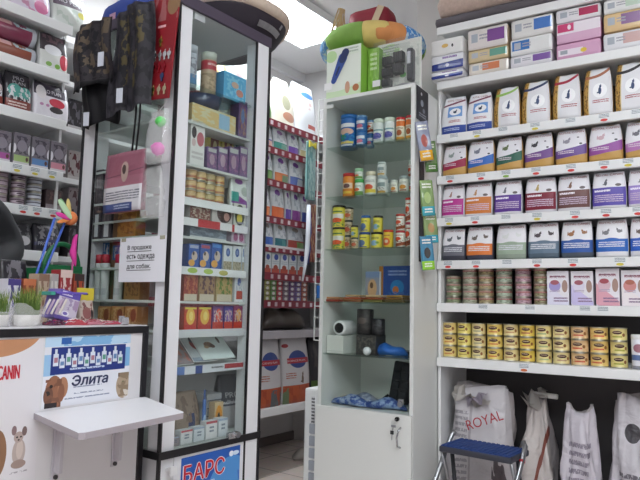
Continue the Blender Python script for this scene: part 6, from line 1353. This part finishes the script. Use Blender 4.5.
# ================================================================== THE SHOP ASSISTANT, cut by the left picture edge (frame B)
PY = 2.28
def bpt(px,py,Y): X,z=B.XZ(px,py,Y); return Vector((X,Y,z))
sh = bpt(-12,204,PY); el = bpt(9,250,PY-.03)
cx = sh.x-.19
root = thing('person','person in a dark jacket standing behind the counter with a bent arm','person',B,cx,PY,0)
V = {}; edges=[]; verts=[]; rad=[]
def jv(n,p,r): V[n]=len(verts); verts.append(Vector(p)-Vector((cx,PY,0))); rad.append(r)
sz=sh.z; s=sz/1.44
jv('pelvis',(cx,PY,.95*s),(.155,.115)); jv('waist',(cx,PY-.005,1.08*s),(.145,.105)); jv('chest',(cx,PY,1.27*s),(.165,.12)); jv('neckbase',(cx,PY,1.43*s),(.10,.085)); jv('neck',(cx,PY-.015,1.50*s),(.058,.058)); jv('head0',(cx,PY-.03,1.57*s),(.072,.085)); jv('head1',(cx,PY-.03,1.66*s),(.078,.095)); jv('head2',(cx,PY-.02,1.735*s),(.055,.068))
for a,b in (('pelvis','waist'),('waist','chest'),('chest','neckbase'),('neckbase','neck'),('neck','head0'),('head0','head1'),('head1','head2')): edges.append((V[a],V[b]))
for sg,nm in ((1,'l'),(-1,'r')):
    S_=(cx+sg*.185,PY,sh.z-.01); El=(el.x,el.y,el.z) if sg==1 else (cx-.235,PY+.01,1.16*s)
    Wr=(el.x-.15,PY-.20,el.z-.085) if sg==1 else (cx-.15,PY-.19,1.10*s); Hd=(Wr[0]-.07,Wr[1]-.035,Wr[2]+.005) if sg==1 else (Wr[0]+.07,Wr[1]-.035,Wr[2])
    mid=tuple((Vector(S_)+Vector(El))/2); fm=tuple((Vector(El)+Vector(Wr))/2)
    jv('sh'+nm,S_,(.09,.085)); jv('am'+nm,mid,(.078,.075)); jv('el'+nm,El,(.072,.072)); jv('fm'+nm,fm,(.06,.06)); jv('wr'+nm,Wr,(.032,.03)); jv('hd'+nm,Hd,(.036,.02))
    edges += [(V['neckbase'],V['sh'+nm]),(V['sh'+nm],V['am'+nm]),(V['am'+nm],V['el'+nm]),(V['el'+nm],V['fm'+nm]),(V['fm'+nm],V['wr'+nm]),(V['wr'+nm],V['hd'+nm])]
    d=(Vector(Hd)-Vector(Wr)).normalized(); up=Vector((0,0,1)); 
    pr='hd'+nm
    for f,(off,L) in enumerate([(-.024,.055),(-.008,.065),(.008,.06),(.023,.048)]):
        b0=Vector(Hd)+d*.02+up*off; m1=b0+d*L*.6+Vector((0,.004,0)); e1=b0+d*L+Vector((0,.016,0))
        for q,(p,r) in enumerate(((b0,.011),(m1,.0095),(e1,.0075))): jv('f%s%d%d'%(nm,f,q),p,(r,r))
        edges += [(V[pr],V['f%s%d0'%(nm,f)]),(V['f%s%d0'%(nm,f)],V['f%s%d1'%(nm,f)]),(V['f%s%d1'%(nm,f)],V['f%s%d2'%(nm,f)])]
    tb=Vector(Wr)+d*.03+up*.02; te=tb+d*.035+up*.03
    jv('t'+nm+'0',tb,(.013,.013)); jv('t'+nm+'1',te,(.010,.010)); edges += [(V['wr'+nm],V['t'+nm+'0']),(V['t'+nm+'0'],V['t'+nm+'1'])]
    jv('hp'+nm,(cx+sg*.095,PY,.88*s),(.092,.10)); jv('kn'+nm,(cx+sg*.10,PY-.015,.48*s),(.062,.065)); jv('an'+nm,(cx+sg*.105,PY+.02,.09),(.045,.048)); jv('to'+nm,(cx+sg*.115,PY-.13,.04),(.045,.036))
    edges += [(V['pelvis'],V['hp'+nm]),(V['hp'+nm],V['kn'+nm]),(V['kn'+nm],V['an'+nm]),(V['an'+nm],V['to'+nm])]
me=bpy.data.meshes.new('body'); me.from_pydata(verts,edges,[]); 
ob=bpy.data.objects.new('body',me); COL.objects.link(ob)
md=ob.modifiers.new('s','SKIN'); md.use_smooth_shade=True; sd=ob.modifiers.new('d','SUBSURF'); sd.levels=2; sd.render_levels=2
for i,r in enumerate(rad): me.skin_vertices[0].data[i].radius=r
me.skin_vertices[0].data[0].use_root=True
dgp=bpy.context.evaluated_depsgraph_get(); bme=bpy.data.meshes.new_from_object(ob.evaluated_get(dgp)); bpy.data.objects.remove(ob)
SKIN=mat('c99a80',.55); JKT=mat('0d0c12',.85,noise=.25,ns=14); TRS=mat('2a2a33',.8); SHO=mat('161518',.4)
for m_ in (JKT,SKIN,TRS,SHO): bme.materials.append(m_)
for p in bme.polygons:
    c=p.center; p.use_smooth=True
    wl=min((c-verts[V['wr'+k]]).length for k in 'lr'); hl=min((c-(verts[V['hd'+k]]+(verts[V['hd'+k]]-verts[V['wr'+k]])*.5)).length for k in 'lr')
    if c.z>1.475*s or hl<.085: p.material_index=1
    elif c.z<.10: p.material_index=3
    elif c.z<.90*s and abs(c.x)<.22: p.material_index=2
minz=min(v.co.z for v in bme.vertices)
b_=obj('body', bme, root, (0,0,-minz+.0005))
hc=verts[V['head1']]
bm=bmesh.new(); bmesh.ops.create_uvsphere(bm,u_segments=22,v_segments=14,radius=.112*s)
bmesh.ops.delete(bm,geom=[v for v in bm.verts if (v.co.y<-.035 and v.co.z<.05)],context='VERTS')
for v in bm.verts: v.co.z*=1.08; v.co.x*=.92
bmesh.ops.solidify(bm,geom=bm.faces[:],thickness=.012)
obj('hair', newmesh(bm,[mat('2f211b',.7,noise=.3,ns=30)],smooth=True), root, hc+Vector((0,.012,.02)))
bm=bmesh.new(); fy=-.098
for sg in (-1,1):
    bmesh.ops.create_uvsphere(bm,u_segments=10,v_segments=8,radius=.011,matrix=Matrix.Translation(hc+Vector((sg*.03,fy+.014,-.005))))
obj('eyes', newmesh(bm,[mat('2a1f1c',.2)],smooth=True), root)
bm=bmesh.new(); tube(bm,hc+Vector((0,fy+.012,.0)),hc+Vector((0,fy-.008,-.035)),.006,10,0,.013); 
for sg in (-1,1): bmesh.ops.create_uvsphere(bm,u_segments=10,v_segments=8,radius=.022,matrix=Matrix.Translation(hc+Vector((sg*.078,.01,-.02)))@Matrix.Diagonal((.4,.7,1.3,1)))
obj('nose_and_ears', newmesh(bm,[SKIN],smooth=True), root)
bm=bmesh.new(); bmesh.ops.create_uvsphere(bm,u_segments=10,v_segments=8,radius=.022,matrix=Matrix.Translation(hc+Vector((0,fy+.014,-.062)))@Matrix.Diagonal((1,.4,.28,1)))
obj('mouth', newmesh(bm,[mat('9a4f4a',.5)],smooth=True), root)

# ================================================================== LIGHT AND VIEW
w = bpy.data.worlds.new('world'); SC.world = w; w.use_nodes = True
w.node_tree.nodes['Background'].inputs[0].default_value = (.8,.85,1,1); w.node_tree.nodes['Background'].inputs[1].default_value = .15
SC.view_settings.view_transform='Standard'; SC.view_settings.look='None'; SC.view_settings.gamma=1; SC.view_settings.exposure=0.29
SC.view_settings.use_curve_mapping=False
SC.cycles.max_bounces=8; SC.cycles.transparent_max_bounces=16; SC.cycles.diffuse_bounces=4
